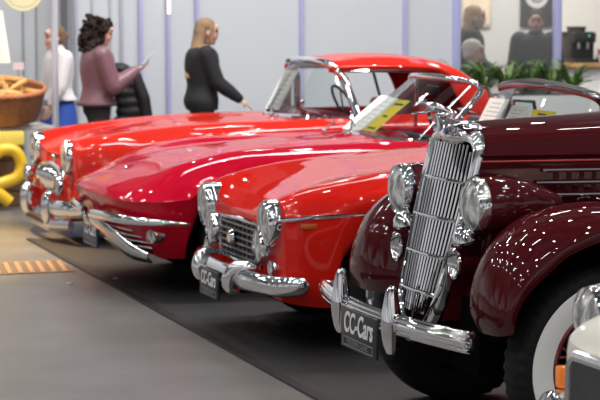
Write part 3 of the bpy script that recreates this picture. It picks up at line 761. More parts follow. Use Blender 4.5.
def lamp(parent, name, x, y, z, r, depth=.05, bezel=.18, tall=1.0, dome=.30, back=.02, shell=None, tilt=0):
    """round lamp facing -x: chrome bezel > reflector bowl + ribbed lens."""
    b = r * bezel
    bm = bmesh.new()
    add_lathe(bm, [(r - b, -.012), (r - b * .5, -.022), (r, -.004), (r * 1.01, depth * .4), (r * .97, depth)], (0, 0, 0), (1, 0, 0), 40)
    bmesh.ops.transform(bm, matrix=Matrix.Diagonal((1, 1, tall, 1)), verts=bm.verts)
    o = link_mesh(name, bm, CHROME, parent); o.location = (x, y, z); o.rotation_euler = (0, tilt, 0)
    bm = bmesh.new(); ri = r - b * .8
    add_lathe(bm, [(ri, -.012), (ri * .92, .006), (ri * .7, .022), (ri * .35, .032), (0, .035)], (0, 0, 0), (1, 0, 0), 32)
    bmesh.ops.transform(bm, matrix=Matrix.Diagonal((1, 1, tall, 1)), verts=bm.verts)
    link_mesh('reflector', bm, REFLECTOR, o)
    bm = bmesh.new()
    add_lathe(bm, [(ri, -.012), (ri * .9, -.012 - ri * dome * .22), (ri * .7, -.012 - ri * dome * .55), (ri * .4, -.012 - ri * dome * .86), (0, -.012 - ri * dome)], (0, 0, 0), (1, 0, 0), 32)
    bmesh.ops.transform(bm, matrix=Matrix.Diagonal((1, 1, tall, 1)), verts=bm.verts)
    link_mesh('lens', bm, LENS, o)
    return o

def plate(parent, x, y, z, wd, h, mat_, cut=None, blue=False, letters=True):
    bm = bmesh.new(); add_box(bm, (0, 0, 0), (.012, wd, h), bevel=.003)
    p = link_mesh('license_plate', bm, mat_, parent); p.location = (x, y, z); p['label'] = 'dark plate lettered CC-Cars'
    k = wd / .40
    text_obj('plate_lettering', 'CC-Cars', .118 * k, p, (-.008, 0, h * .14), PLATE_WHT, FACE_FRONT, shear=.22, bold=.002, xs=.76)
    text_obj('plate_small_lettering', 'MODERN & CLASSIC', .026 * k, p, (-.008, 0, -h * .33), PLATE_GREY, FACE_FRONT)
    bm = bmesh.new(); a, b, t = .165 * k, h * .10, .004
    for (yy, zz, w2, h2) in ((0, b, 2 * a, t), (0, -b, 2 * a, t), (a, 0, t, 2 * b), (-a, 0, t, 2 * b)):
        add_box(bm, (-.0075, yy, zz - h * .33), (.003, w2, h2))
    link_mesh('plate_border', bm, PLATE_GREY, p)
    return p

def price_card(name, loc, size, rot, matl, label, group, bold=False):
    c = empty(name, loc, label, 'card', group); c.rotation_euler = rot
    bm = bmesh.new(); add_box(bm, (0, 0, size[1] / 2), (.003, size[0], size[1])); link_mesh('card_sheet', bm, matl, c)
    bm = bmesh.new(); rnd = random.Random(hash(label) % 97 if False else len(label))
    n = 3 if bold else 7
    for k in range(n):
        z = size[1] * (.86 - .72 * k / (n - 1)); w2 = size[0] * rnd.uniform(.35, .75)
        add_box(bm, (-.0022, size[0] * .02, z), (.001, w2, size[1] * (.055 if bold else .022)))
    link_mesh('printed_lines', bm, INK if bold else INK_G, c)
    return c

def windshield(parent, pts, frame_r, mat_=CHROME, bottom=True, nu=6, fr_scale=(1, 1)):
    """pts: list of (bottom point, top point) from the near side to the far side."""
    B = spline([p[0] for p in pts], nu); T = spline([p[1] for p in pts], nu)
    bm = bmesh.new(); grid_faces(bm, [B, B * .5 + T * .5, T])
    g = link_mesh('windshield', bm, WSGLASS, parent); g['label'] = 'curved clear windscreen'
    bm = bmesh.new()
    loop = list(T) + ([] if not bottom else [])
    path = [tuple(B[0])] + [tuple(B[0] * (1 - t) + T[0] * t) for t in (.33, .66)] + [tuple(p) for p in T] + [tuple(B[-1] * (1 - t) + T[-1] * t) for t in (.66, .33)] + [tuple(B[-1])]
    add_tube(bm, path, frame_r, 10, scale=fr_scale)
    link_mesh('windshield_frame', bm, mat_, g)
    if bottom:
        bm = bmesh.new(); add_tube(bm, [tuple(p) for p in B], frame_r * .8, 8); link_mesh('windshield_sill', bm, CHROME, g)
    return g

def steering_wheel(parent, x, y, z, r=.19, m=BLACK):
    c = Vector((x, y, z)); ax = Vector((-.85, 0, -.5)).normalized(); u = Vector((0, 1, 0)); v = ax.cross(u)
    bm = bmesh.new(); add_tube(bm, [c + (u * math.cos(a) + v * math.sin(a)) * r for a in np.linspace(0, 2 * PI, 33)[:-1]], .011, 8, closed=True)
    o = link_mesh('steering_wheel', bm, m, parent)
    bm = bmesh.new()
    for a in (0, 2.1, 4.2): add_tube(bm, [c + ax * .03, c + (u * math.cos(a) + v * math.sin(a)) * r], .007, 6)
    add_tube(bm, [c + ax * .03, c + ax * .35], .02, 8)
    link_mesh('steering_spokes', bm, CHROME, o)

def seat(parent, x, y, m, z=.42, top=.98):
    bm = bmesh.new()
    add_box(bm, (x, y, z), (.50, .48, .16), bevel=.05); link_mesh('seat', bm, m, parent)
    bm = bmesh.new(); add_box(bm, (x + .30, y, (z + top) / 2), (.14, .46, top - z), Euler((0, .15, 0)), bevel=.05); link_mesh('backrest', bm, m, parent)

def wiper(parent, p0, p1, p2, r=.006):
    bm = bmesh.new(); add_tube(bm, [p0, p1], [r * 1.4, r], 6); add_ell(bm, p0, (r * 2.2,) * 3, sub=2)
    w_ = link_mesh('wiper', bm, CHROME_SOFT, parent)
    bm = bmesh.new(); add_tube(bm, [p1 if False else tuple(Vector(p1) + (Vector(p1) - Vector(p2)) * .9), p2], r * .9, 6); link_mesh('wiper_blade', bm, BLACK, w_)

def underbody(parent, x0, x1, hw, z0=.20, z1=.50):
    bm = bmesh.new(); add_box(bm, ((x0 + x1) / 2, 0, (z0 + z1) / 2), (x1 - x0, hw * 2, z1 - z0)); link_mesh('underbody', bm, DARK, parent)

def wheel_wells(parent, xs, R, yo, yi):
    for x in xs:
        for s in (-1, 1):
            bm = bmesh.new()
            arc = [(x + R * math.cos(a), R * 1.0 * math.sin(a) + .30) for a in np.linspace(-.25, PI + .25, 20)]
            grid_faces(bm, [[(px, s * yo, pz) for px, pz in arc], [(px, s * yi, pz) for px, pz in arc], [(x, s * yi, .3)] * 20])
            bmesh.ops.remove_doubles(bm, verts=bm.verts, dist=1e-4)
            link_mesh('wheel_well', bm, DARK, parent)

# ================================================================== 1. maroon pre-war cabriolet
def build_vintage():
    c = empty('vintage_cabriolet', (3.0, 7.4, 0), 'dark maroon vintage car with tall slatted chrome grille and whitewall tyres, nearest of the row', 'car')
    xc = lambda z: -.015 + (z - .6) * .235 if z > .35 else -.07
    # hood and tub
    rows = []
    for x, w0, zt, dz in ((.15, .236, 1.262, 0), (.17, .238, 1.268, 0), (.35, .266, 1.282, 0), (.70, .33, 1.300, 0), (1.05, .39, 1.325, 0), (1.35, .44, 1.345, 0)):
        rows.append([(x - .12 * (x < .3), w0 * .80, .50), (x - .07 * (x < .3), w0 * .97, .72), (x - .03 * (x < .3), w0 * 1.01, .95), (x, w0 * 1.02, 1.125), (x, w0 * 1.02, 1.125), (x, w0 * .99, 1.15), (x, w0 * .86, zt - .055), (x, w0 * .5, zt - .018), (x, 0, zt)])
    loft('hood', rows, MAROON, c, 5, 5)
    rows = []
    for x, w0, zt, zin in ((1.35, .45, 1.33, 1.345), (1.50, .50, 1.30, 1.36), (1.66, .56, 1.27, 1.35), (1.67, .56, 1.25, .72), (2.2, .66, 1.18, .70), (2.9, .69, 1.14, .70), (3.15, .66, 1.14, .74), (3.2, .65, 1.16, 1.14), (3.7, .55, 1.02, 1.06), (4.15, .38, .70, .74), (4.25, .28, .5, .55)):
        rows.append([(x, w0 * .92, .42), (x, w0, .6), (x, w0 * 1.03, .85), (x, w0, zt - .08), (x, w0 * .96, zt), (x, w0 * .92, zt), (x, w0 * .88, zin), (x, w0 * .4, zin), (x, 0, zin)])
    loft('body', rows, MAROON, c, 5, 4)
    bm = bmesh.new(); add_box(bm, (2.35, 0, .72), (1.3, 1.1, .03)); link_mesh('cabin_floor', bm, INTERIOR, c)
    for y in (-.3, .3): seat(c, 2.45, y, mat('tan leather', (.22, .10, .05), .5), .82, 1.22)
    steering_wheel(c, 1.95, -.3, 1.18, .2)
    windshield(c, [((1.50, -.50, 1.31), (1.62, -.47, 1.62)), ((1.46, 0, 1.36), (1.58, 0, 1.63)), ((1.50, .50, 1.31), (1.62, .47, 1.62))], .014)
    # pinstripe, louvres, strips
    wx = lambda x: .235 + (x - .15) / 1.2 * .208
    for s in (-1, 1):
        bm = bmesh.new(); add_tube(bm, [(x, s * (wx(x) * 1.02 + .002), 1.128 + .006 * x) for x in np.linspace(.16, 1.35, 9)], .0042, 6); p = link_mesh('pinstripe', bm, mat('red line', (.50, .02, .02), .4, coat=1), c); p['label'] = 'thin bright red line'
        bm = bmesh.new(); add_tube(bm, [(x, s * (wx(x) * 1.02 + .001), 1.152 + .006 * x) for x in np.linspace(.16, 1.35, 9)], .008, 6); link_mesh('hood_bead', bm, MAROON, c)
        bm = bmesh.new()
        xs = np.arange(.44, 1.28, .050)
        for x in xs:
            add_prism(bm, [(x, s * wx(x) * .99, .82), (x + .030, s * (wx(x) * 1.0 + .018), .82), (x + .034, s * wx(x) * .99, .82)], (0, 0, .265))
        link_mesh('louver_panel', bm, MAROON, c, smooth=False)
        for z, x0 in ((1.092, .40), (1.043, .375), (.995, .355), (.948, .335)):
            bm = bmesh.new(); add_tube(bm, [(x, s * (wx(x) * 1.01 + .022), z + .004 * x) for x in np.linspace(x0, 1.30, 7)], .0082, 8, scale=(1, 1)); link_mesh('side_strip', bm, CHROME, c)
    # grille shell
    half = [(0, 1.245), (.10, 1.243), (.19, 1.233), (.228, 1.203), (.243, 1.13), (.242, .97), (.234, .82), (.218, .68), (.188, .55), (.12, .45), (0, .41)]
    H = spline(np.array(half), 5)
    full = [(y, z) for y, z in H] + [(-y, z) for y, z in H[::-1][1:-1]]
    xf = lambda y, z: xc(z) + .010 + (y / .23) ** 2 * .014
    bm = bmesh.new(); rings = []
    for sc_, dx, in ((.875, .022), (.88, .002), (.92, -.012), (.97, -.010), (1.0, .008), (1.012, .032)):
        rings.append([(xf(y, z) + dx, y * sc_, .84 + (z - .84) * (sc_ + .012 * (z < .84) * 3)) for y, z in full])
    V = [[bm.verts.new(p) for p in r] for r in rings]
    n = len(full)
    for i in range(len(V) - 1):
        for j in range(n): bm.faces.new((V[i][j], V[i][(j + 1) % n], V[i + 1][(j + 1) % n], V[i + 1][j]))
    g = link_mesh('grille', bm, CHROME, c, angle=50); g['label'] = 'tall tapering chrome grille'
    # chrome crown between the shell and the hood
    bm = bmesh.new()
    add_ell(bm, (.21, 0, 1.220), (.10, .17, .050), Euler((0, -.06, 0)), 4); add_ell(bm, (.15, 0, 1.262), (.10, .028, .016), Euler((0, -.05, 0)), 3)
    link_mesh('grille_crown', bm, CHROME, g)
    bm = bmesh.new(); vs = [bm.verts.new((xf(y, z) + .05, y * .93, .84 + (z - .84) * .93)) for y, z in full]; bm.faces.new(vs); link_mesh('grille_backing', bm, DARK, g, smooth=False)
    hw = lambda z: float(np.interp(z, [p[1] for p in half[::-1]], [p[0] for p in half[::-1]]))
    for k in range(-6, 7):
        u = k / 6.6; path = []
        for z in list(np.linspace(.44, 1.12, 10)) + list(np.linspace(1.13, 1.205, 10)):
            w_ = hw(.84 + (z - .84) / .885) * .885
            yk = u * float(np.interp(z, [.42, .70, 1.0], [.165, .215, .242])) * .88
            if abs(yk) > w_: continue
            path.append((xf(yk, z) + .004, yk, z))
        if len(path) > 1:
            bm = bmesh.new(); add_tube(bm, path, .0050, 6, scale=(1, 1)); link_mesh('grille_bar', bm, CHROME, g)
    for z in (1.045, .893, .745, .598):
        w_ = hw(z) * .89; bm = bmesh.new()
        add_tube(bm, [(xf(y, z) - .006, y, z) for y in np.linspace(-w_, w_, 9)], .0078, 8); link_mesh('grille_crossbar', bm, CHROME, g)
    bm = bmesh.new(); add_prism(bm, [(xc(1.245) - .017, -.018, 1.262), (xc(1.245) - .017, .018, 1.262), (xc(1.2) - .017, .0, 1.222)], (.006, 0, 0)); link_mesh('grille_badge', bm, mat('blue enamel', (.03, .04, .28), .2, coat=1), g)
    # leaping greyhound on the radiator cap
    bm = bmesh.new(); add_tube(bm, [(.10, 0, 1.255), (.085, 0, 1.285), (.07, 0, 1.305)], [.040, .022, .016], 12); add_box(bm, (.10, 0, 1.300), (.12, .03, .010), Euler((0, -.18, 0)), bevel=.004)
    m_ = link_mesh('mascot_base', bm, CHROME, c)
    bm = bmesh.new(); D = lambda a, b: (-.03 + a, 0, 1.262 + b)
    add_chain(bm, [D(.175, .045), D(.14, .060), D(.10, .072), D(.075, .076)], [.014, .012, .019, .016])        # haunch, loin, deep chest
    add_chain(bm, [D(.075, .078), D(.05, .090), D(.038, .094)], [.012, .009, .010]); add_chain(bm, [D(.038, .093), D(.015, .082), D(.005, .078)], [.0095, .006, .004])
    add_chain(bm, [D(.045, .098), D(.062, .104)], [.005, .003])
    for s in (-1, 1):
        o_ = lambda p: (p[0], s * .009, p[2])
        add_chain(bm, [o_(D(.085, .064)), o_(D(.05, .050)), o_(D(.02, .052)), o_(D(.004, .046))], [.008, .0055, .0045, .005])
        add_chain(bm, [o_(D(.170, .045)), o_(D(.160, .026)), o_(D(.195, .016)), o_(D(.225, .004))], [.011, .008, .005, .005])
    add_chain(bm, [D(.185, .045), D(.205, .030), D(.225, .028)], [.005, .0035, .0025])
    remeshed('greyhound_mascot', bm, CHROME, m_, .0032, 2)
    # headlights
    for s in (-1, 1):
        h = lamp(c, 'headlight', .075, s * .383, .972, .110, .03, bezel=.16, dome=.42)
        bm = bmesh.new(); add_lathe(bm, [(.108, .025), (.113, .06), (.110, .12), (.095, .20), (.068, .28), (.034, .35), (0, .385)], (0, 0, 0), (1, 0, 0), 36); link_mesh('headlight_shell', bm, MAROON, h)
        bm = bmesh.new(); add_tube(bm, [(.16, s * .375, .89), (.15, s * .34, .82), (.16, s * .27, .76)], [.035, .024, .02], 10); link_mesh('headlight_bracket', bm, MAROON, c)
        # chrome flared bracket cap and trumpet horn below the lamp
        bm = bmesh.new(); add_lathe(bm, [(0, -.06), (.028, -.056), (.052, -.03), (.060, .0), (.052, .012), (.02, .02)], (.075, s * .315, .835), (.25, 0, -1), 24); link_mesh('marker_lamp', bm, CHROME, c)
        bm = bmesh.new(); add_lathe(bm, [(.056, -.012), (.060, -.004), (.052, .004), (.036, .03), (.026, .08), (.022, .16)], (.030, s * .305, .742), (1, 0, .0), 28); hn = link_mesh('horn', bm, BLACK if False else MAROON, c)
        bm = bmesh.new(); add_lathe(bm, [(.057, -.010), (.050, .002), (.030, .014), (0, .018)], (.030, s * .305, .742), (1, 0, 0), 28); link_mesh('horn_grille', bm, CHROME_SOFT, hn)
        bm = bmesh.new(); add_lathe(bm, [(.055, -.014), (.062, -.010), (.062, -.002)], (.030, s * .305, .742), (1, 0, 0), 28); link_mesh('horn_ring', bm, CHROME, hn)
    # fenders
    R_ = [
        [(.14, .34, .52), (.05, .45, .52), (.00, .55, .52), (-.015, .64, .52), (-.01, .75, .525), (.01, .82, .535), (.02, .84, .545)],
        [(.13, .34, .60), (.03, .44, .60), (-.03, .54, .60), (-.045, .64, .60), (-.035, .76, .605), (.00, .84, .605), (.03, .85, .61)],
        [(.16, .34, .70), (.06, .43, .72), (-.01, .54, .735), (-.03, .64, .735), (-.01, .77, .725), (.035, .855, .70), (.065, .858, .68)],
        [(.22, .32, .79), (.13, .42, .83), (.065, .54, .855), (.045, .64, .86), (.06, .77, .845), (.11, .862, .79), (.145, .864, .755)],
        [(.30, .31, .82), (.24, .41, .90), (.20, .54, .945), (.19, .64, .955), (.20, .77, .94), (.24, .866, .88), (.255, .868, .835)],
        [(.50, .32, .83), (.47, .42, .94), (.45, .54, .985), (.45, .64, .998), (.45, .77, .985), (.46, .87, .935), (.47, .872, .885)],
        [(.78, .36, .78), (.76, .44, .88), (.76, .55, .935), (.76, .64, .950), (.75, .77, .935), (.73, .87, .87), (.71, .87, .81)],
        [(1.05, .40, .62), (1.05, .47, .71), (1.05, .56, .775), (1.05, .65, .79), (1.04, .77, .775), (.98, .865, .70), (.94, .865, .65)],
        [(1.32, .44, .42), (1.32, .5, .50), (1.32, .58, .545), (1.32, .66, .555), (1.30, .77, .545), (1.24, .85, .48), (1.18, .85, .42)],
        [(1.55, .44, .34), (1.55, .5, .36), (1.55, .58, .37), (1.55, .66, .37), (1.55, .77, .37), (1.55, .85, .36), (1.55, .855, .33)]]
    R_ = [[(x + .018 * max(0, 1 - x / .6), y - .012 * (y > .8), z) for x, y, z in r] for r in R_]
    for s in (-1, 1):
        loft('front_fender', R_, MAROON, c, 6, 4, side=s, angle=60)
        bm = bmesh.new(); grid_faces(bm, [[(x, s * y, z) for x, y, z in ((.10, .20, .50), (.14, .36, .47))], [(x, s * y, z) for x, y, z in ((.12, .22, .62), (.15, .36, .66))], [(x, s * y, z) for x, y, z in ((.18, .24, .74), (.24, .34, .80))], [(x, s * y, z) for x, y, z in ((.5, .30, .80), (.5, .34, .84))], [(x, s * y, z) for x, y, z in ((1.1, .40, .6), (1.1, .42, .62))]]); link_mesh('fender_apron', bm, MAROON, c)
        bm = bmesh.new(); add_box(bm, (2.1, s * .74, .33), (1.2, .26, .035), bevel=.01); link_mesh('running_board', bm, BLACK, c)
        RR = [[(x + 2.85 - .45, y, z) if False else (3.30 + (x - .45) * 1.05, y, z * .98) for x, y, z in r] for r in R_]
        loft('rear_fender', RR, MAROON, c, 4, 3, side=s, angle=60)
        wheel(c, .465, s * .70, .385, .16, s, .625, 'wire', mat('dark red rim', (.16, .006, .012), .3, coat=1), white=True, tread=True)
        wheel(c, 3.30, s * .70, .385, .16, s, .625, 'wire', mat('dark red rim', (.16, .006, .012), .3, coat=1), white=True)
        bm = bmesh.new(); add_box(bm, (.45, s * .44, .62), (.62, .10, .34)); link_mesh('inner_guard', bm, DARK, c)
    underbody(c, .10, 4.0, .38, .30, .60)
    bm = bmesh.new(); add_tube(bm, [(.42, -.66, .36), (.42, .66, .36)], .035, 8); link_mesh('front_axle', bm, DARK, c)
    # bumper, guards, plate
    by = np.linspace(-.80, .80, 21); bx = lambda y: -.235 + .10 * abs(y / .80) ** 2.2
    bm = bmesh.new(); G = []
    for y in by:
        x = bx(y); zc = .515; row = []
        for dz, dx in ((.043, .012), (.038, .0), (.024, -.006), (.020, .0), (.016, -.008), (0, -.011), (-.016, -.008), (-.020, .0), (-.024, -.006), (-.038, 0), (-.043, .012)): row.append((x + dx, y, zc + dz))
        G.append(row)
    grid_faces(bm, G); b = link_mesh('bumper', bm, CHROME, c, angle=60); m = b.modifiers.new('t', 'SOLIDIFY'); m.thickness = .006
    for s in (-1, 1):
        bm = bmesh.new(); add_tube(bm, [(bx(.32), s * .32, .50), (.0, s * .30, .42), (.3, s * .30, .42)], .02, 8); link_mesh('bumper_arm', bm, BLACK, b)
        bm = bmesh.new(); add_tube(bm, [(bx(.80) + .01, s * .79, .515), (bx(.80) + .03, s * .78, .515), (bx(.80) + .06, s * .72, .515)], .032, 10, scale=(.35, 1.0)); link_mesh('bumper_end', bm, CHROME, b)
        bm = bmesh.new()
        zs = [.395, .402, .43, .47, .515, .56, .605, .648, .662]; wd = [.006, .014, .020, .025, .030, .024, .017, .010, .004]; dx = [.0, -.01, -.022, -.03, -.034, -.03, -.022, -.012, .0]
        G = [[(bx(.29) - .012 + dx[k] * math.cos(a) * 1.0 + .012 * (1 - math.cos(a)), s * .285 + wd[k] * math.sin(a), zs[k]) for a in np.linspace(-PI * .75, PI * .75, 15)] for k in range(9)]
        grid_faces(bm, [list(r) for r in spline(np.array(G), 3)]); q = link_mesh('bumper_guard', bm, CHROME, c, angle=60); m = q.modifiers.new('t', 'SOLIDIFY'); m.thickness = .004
    plate(c, -.268, -.045, .447, .40, .16, PLATE_BLK)
    return c
build_vintage()

# ================================================================== 2. orange-red small cabriolet
def build_small():
    c = empty('small_cabriolet', (3.03, 10.1, 0), 'orange red small convertible with four round headlights and egg crate grille, second of the row', 'car')
    S = lambda x, *p: [(x + (q[2] if len(q) > 2 else 0), q[0], q[1]) for q in p]
    rows = [
        S(.060, (0, .29), (0, .34), (0, .44), (0, .54), (0, .615), (0, .63), (0, .637), (0, .640), (0, .642)),
        S(.058, (.32, .28), (.36, .34), (.38, .45), (.38, .56), (.37, .625), (.34, .645), (.27, .652), (.14, .655), (0, .656)),
        S(.06, (.58, .27), (.63, .34), (.66, .45), (.665, .58), (.645, .70), (.57, .755), (.46, .72), (.25, .672), (0, .664)),
        S(.09, (.64, .26), (.69, .34), (.715, .46), (.72, .60), (.69, .725), (.59, .785), (.46, .745), (.25, .700), (0, .692)),
        S(.20, (.68, .24), (.725, .33), (.745, .48), (.745, .655), (.70, .77), (.60, .825), (.46, .800), (.25, .765), (0, .758)),
        S(.45, (.70, .22), (.745, .32), (.765, .50), (.765, .700), (.71, .815), (.60, .872), (.46, .862), (.25, .848), (0, .845)),
        S(.75, (.70, .21), (.75, .32), (.77, .50), (.77, .715), (.71, .84), (.60, .905), (.46, .908), (.25, .910), (0, .912)),
        S(1.10, (.70, .20), (.755, .32), (.775, .50), (.775, .725), (.72, .86), (.61, .928), (.46, .945), (.25, .960), (0, .965)),
        S(1.45, (.70, .20), (.755, .32), (.775, .50), (.775, .735), (.73, .88), (.63, .945), (.48, .975), (.25, .998), (0, 1.005)),
        S(1.72, (.70, .20), (.755, .32), (.775, .50), (.775, .74), (.735, .89), (.65, .955), (.52, .985), (.25, 1.005), (0, 1.01)),
        S(1.74, (.70, .20), (.755, .32), (.775, .50), (.775, .74), (.735, .89), (.66, .950), (.60, .93), (.5, .45), (0, .42)),
        S(2.80, (.70, .20), (.755, .32), (.775, .50), (.775, .75), (.735, .89), (.66, .945), (.60, .93), (.5, .45), (0, .42)),
        S(2.84, (.70, .20), (.755, .32), (.775, .50), (.775, .75), (.735, .89), (.66, .95), (.55, .96), (.25, .965), (0, .97)),
        S(3.5, (.68, .22), (.74, .34), (.76, .50), (.755, .75), (.71, .88), (.60, .91), (.46, .92), (.25, .93), (0, .93)),
        S(4.0, (.60, .28), (.66, .36), (.68, .50), (.67, .72), (.64, .82), (.52, .84), (.4, .84), (.25, .84), (0, .84)),
        S(4.03, (0, .3), (0, .36), (0, .50), (0, .70), (0, .80), (0, .81), (0, .82), (0, .82), (0, .82))]
    loft('body', rows, RED_FIAT, c, 6, 4, arches=((.68, .30, .355), (3.02, .30, .355)), jshoulder=4)
    underbody(c, .2, 3.9, .46, .20, .56); wheel_wells(c, (.68, 3.02), .36, .70, .45)
    bm = bmesh.new(); add_box(bm, (2.3, 0, .40), (1.05, 1.0, .03)); link_mesh('cabin_floor', bm, INTERIOR, c)
    for y in (-.32, .32): seat(c, 2.25, y, INTERIOR, .46, 1.0)
    steering_wheel(c, 2.0, -.32, .98, .19)
    for s in (-1, 1):
        wheel(c, .68, s * .64, .30, .15, s, .62); wheel(c, 3.02, s * .64, .30, .15, s, .62)
        lamp(c, 'headlight', .018, s * .555, .650, .112, .09, bezel=.19, tall=1.10, dome=.16, tilt=-.05)
        lamp(c, 'fog_lamp', .022, s * .437, .528, .088, .07, bezel=.19, tall=1.08, dome=.16)
        o = lamp(c, 'turn_lamp', .045, s * .580, .432, .042, .05, bezel=.14, dome=.5)
        bm = bmesh.new(); add_tube(bm, [(.03, s * .690, .682), (.10, s * .728, .688), (.3, s * .757, .700), (.7, s * .774, .717), (1.4, s * .779, .735), (2.6, s * .779, .75), (3.8, s * .70, .75)], .011, 8, scale=(.6, 1)); link_mesh('side_trim', bm, CHROME, c)
        bm = bmesh.new(); add_box(bm, (.175, s * .742, .652), (.085, .016, .026), Euler((0, 0, -s * -.06)), bevel=.005); q = link_mesh('side_marker', bm, AMBER_DIM, c); q['label'] = 'small amber side marker'
        bm = bmesh.new(); add_box(bm, (1.6, s * .765, .79), (.10, .03, .02), bevel=.006); link_mesh('door_handle', bm, CHROME, c)
    # grille
    bm = bmesh.new(); hwy = .345
    top, bot = .615, .405
    add_tube(bm, [(.045, -hwy, bot), (.040, 0, bot - .005), (.045, hwy, bot), (.048, hwy + .015, (top + bot) / 2), (.045, hwy, top), (.038, 0, top + .012), (.045, -hwy, top), (.048, -hwy - .015, (top + bot) / 2)], .013, 8, closed=True)
    g = link_mesh('grille', bm, CHROME, c); g['label'] = 'grey egg crate grille in a chrome frame'
    bm = bmesh.new(); add_box(bm, (.056, 0, .510), (.006, .70, .21)); link_mesh('grille_backing', bm, DARK, g)
    for k in range(6):
        bm = bmesh.new(); z = bot + .024 + k * .033; add_box(bm, (.040, 0, z), (.028, .68, .0085)); link_mesh('grille_slat', bm, GRILLE_GREY, g)
    for k in range(9):
        bm = bmesh.new(); y = -.30 + k * .075; add_box(bm, (.046, y, .510), (.022, .008, .205)); link_mesh('grille_divider', bm, GRILLE_GREY, g)
    bm = bmesh.new(); add_lathe(bm, [(0, -.022), (.034, -.016), (.044, 0), (.034, .016)], (.015, .06, .525), (1, 0, 0), 28); bd = link_mesh('grille_badge', bm, CHROME, g)
    # hood shut line ornament and bumper
    bx = lambda y: -.065 + .12 * abs(y / .76) ** 3
    path = [(.165, -.775, .362), (.10, -.765, .360)] + [(bx(y), y, .350) for y in np.linspace(-.70, .70, 17)] + [(.10, .765, .360), (.165, .775, .362)]
    Q = smooth_path(path, 3); nq = len(Q); bm = bmesh.new(); add_tube(bm, Q, [.053 * min(1, .35 + .5 * math.sqrt(min(k, nq - 1 - k))) for k in range(nq)], 14, up=(0, 0, 1), scale=(.7, 1.0)); b = link_mesh('bumper', bm, CHROME, c)
    for s in (-1, 1):
        bm = bmesh.new(); y = s * .30
        Q = smooth_path([(.02, y + s * .06, .402), (-.045, y + s * .03, .408), (-.085, y, .388), (-.105, y - s * .012, .345), (-.097, y - s * .018, .300), (-.055, y - s * .02, .275)], 5)
        add_tube(bm, Q, [.022 + .018 * math.sin(PI * (.12 + .84 * k / (len(Q) - 1))) for k in range(len(Q))], 12)
        link_mesh('overrider', bm, CHROME, c)
    plate(c, -.118, .03, .285, .34, .145, PLATE_BLK)
    # windscreen behind the vintage hood
    windshield(c, [((1.86, -.66, .99), (1.87, -.595, 1.235)), ((1.66, -.57, 1.0), (1.80, -.535, 1.285)), ((1.58, 0, 1.02), (1.745, 0, 1.315)), ((1.66, .57, 1.0), (1.80, .535, 1.285)), ((1.86, .66, .99), (1.87, .595, 1.235))], .022, mat('dark chrome', (.30, .30, .32), .15, 1))
    bm = bmesh.new(); add_tube(bm, smooth_path([(1.86, -.58, 1.255), (1.80, -.52, 1.29), (1.752, 0, 1.325), (1.80, .52, 1.29), (1.86, .58, 1.255)], 5), .026, 8); link_mesh('soft_top_rail', bm, mat('dark grey trim', (.05, .045, .045), .3), c)
    for s in (-1, 1):
        bm = bmesh.new(); add_tube(bm, [(1.87, s * .67, .97), (1.92, s * .625, 1.20), (2.06, s * .66, 1.19), (2.12, s * .69, .97)], .012, 8); link_mesh('quarter_window_frame', bm, BLACK if s < 0 else CHROME, c)
        bm = bmesh.new(); vs = [bm.verts.new(p) for p in ((1.87, s * .67, .97), (1.92, s * .625, 1.20), (2.06, s * .66, 1.19), (2.12, s * .69, .97))]; bm.faces.new(vs); link_mesh('quarter_window', bm, WSGLASS, c)
    bm = bmesh.new(); add_box(bm, (1.70, 0, 1.0), (.16, 1.05, .03), bevel=.01); link_mesh('dashboard', bm, BLACK, c)
    return c
build_small()
for i, (y, z, m, wd, h) in enumerate(((.40, 1.025, PAPER, .26, .225), (.12, 1.025, PAPER, .22, .19), (-.16, 1.025, PAPER_Y, .28, .175))):
    price_card('price_card', (3.03 + 1.615 + .02 * i, 10.1 + y, z), (wd, h), (0, .50, 0), m, ['taller white card behind the windscreen of the orange red car, leftmost of three', 'middle white card behind the windscreen of the orange red car', 'yellow card behind the windscreen of the orange red car'][i], 'cards in the windscreen of the orange red car', bold=(i == 2))
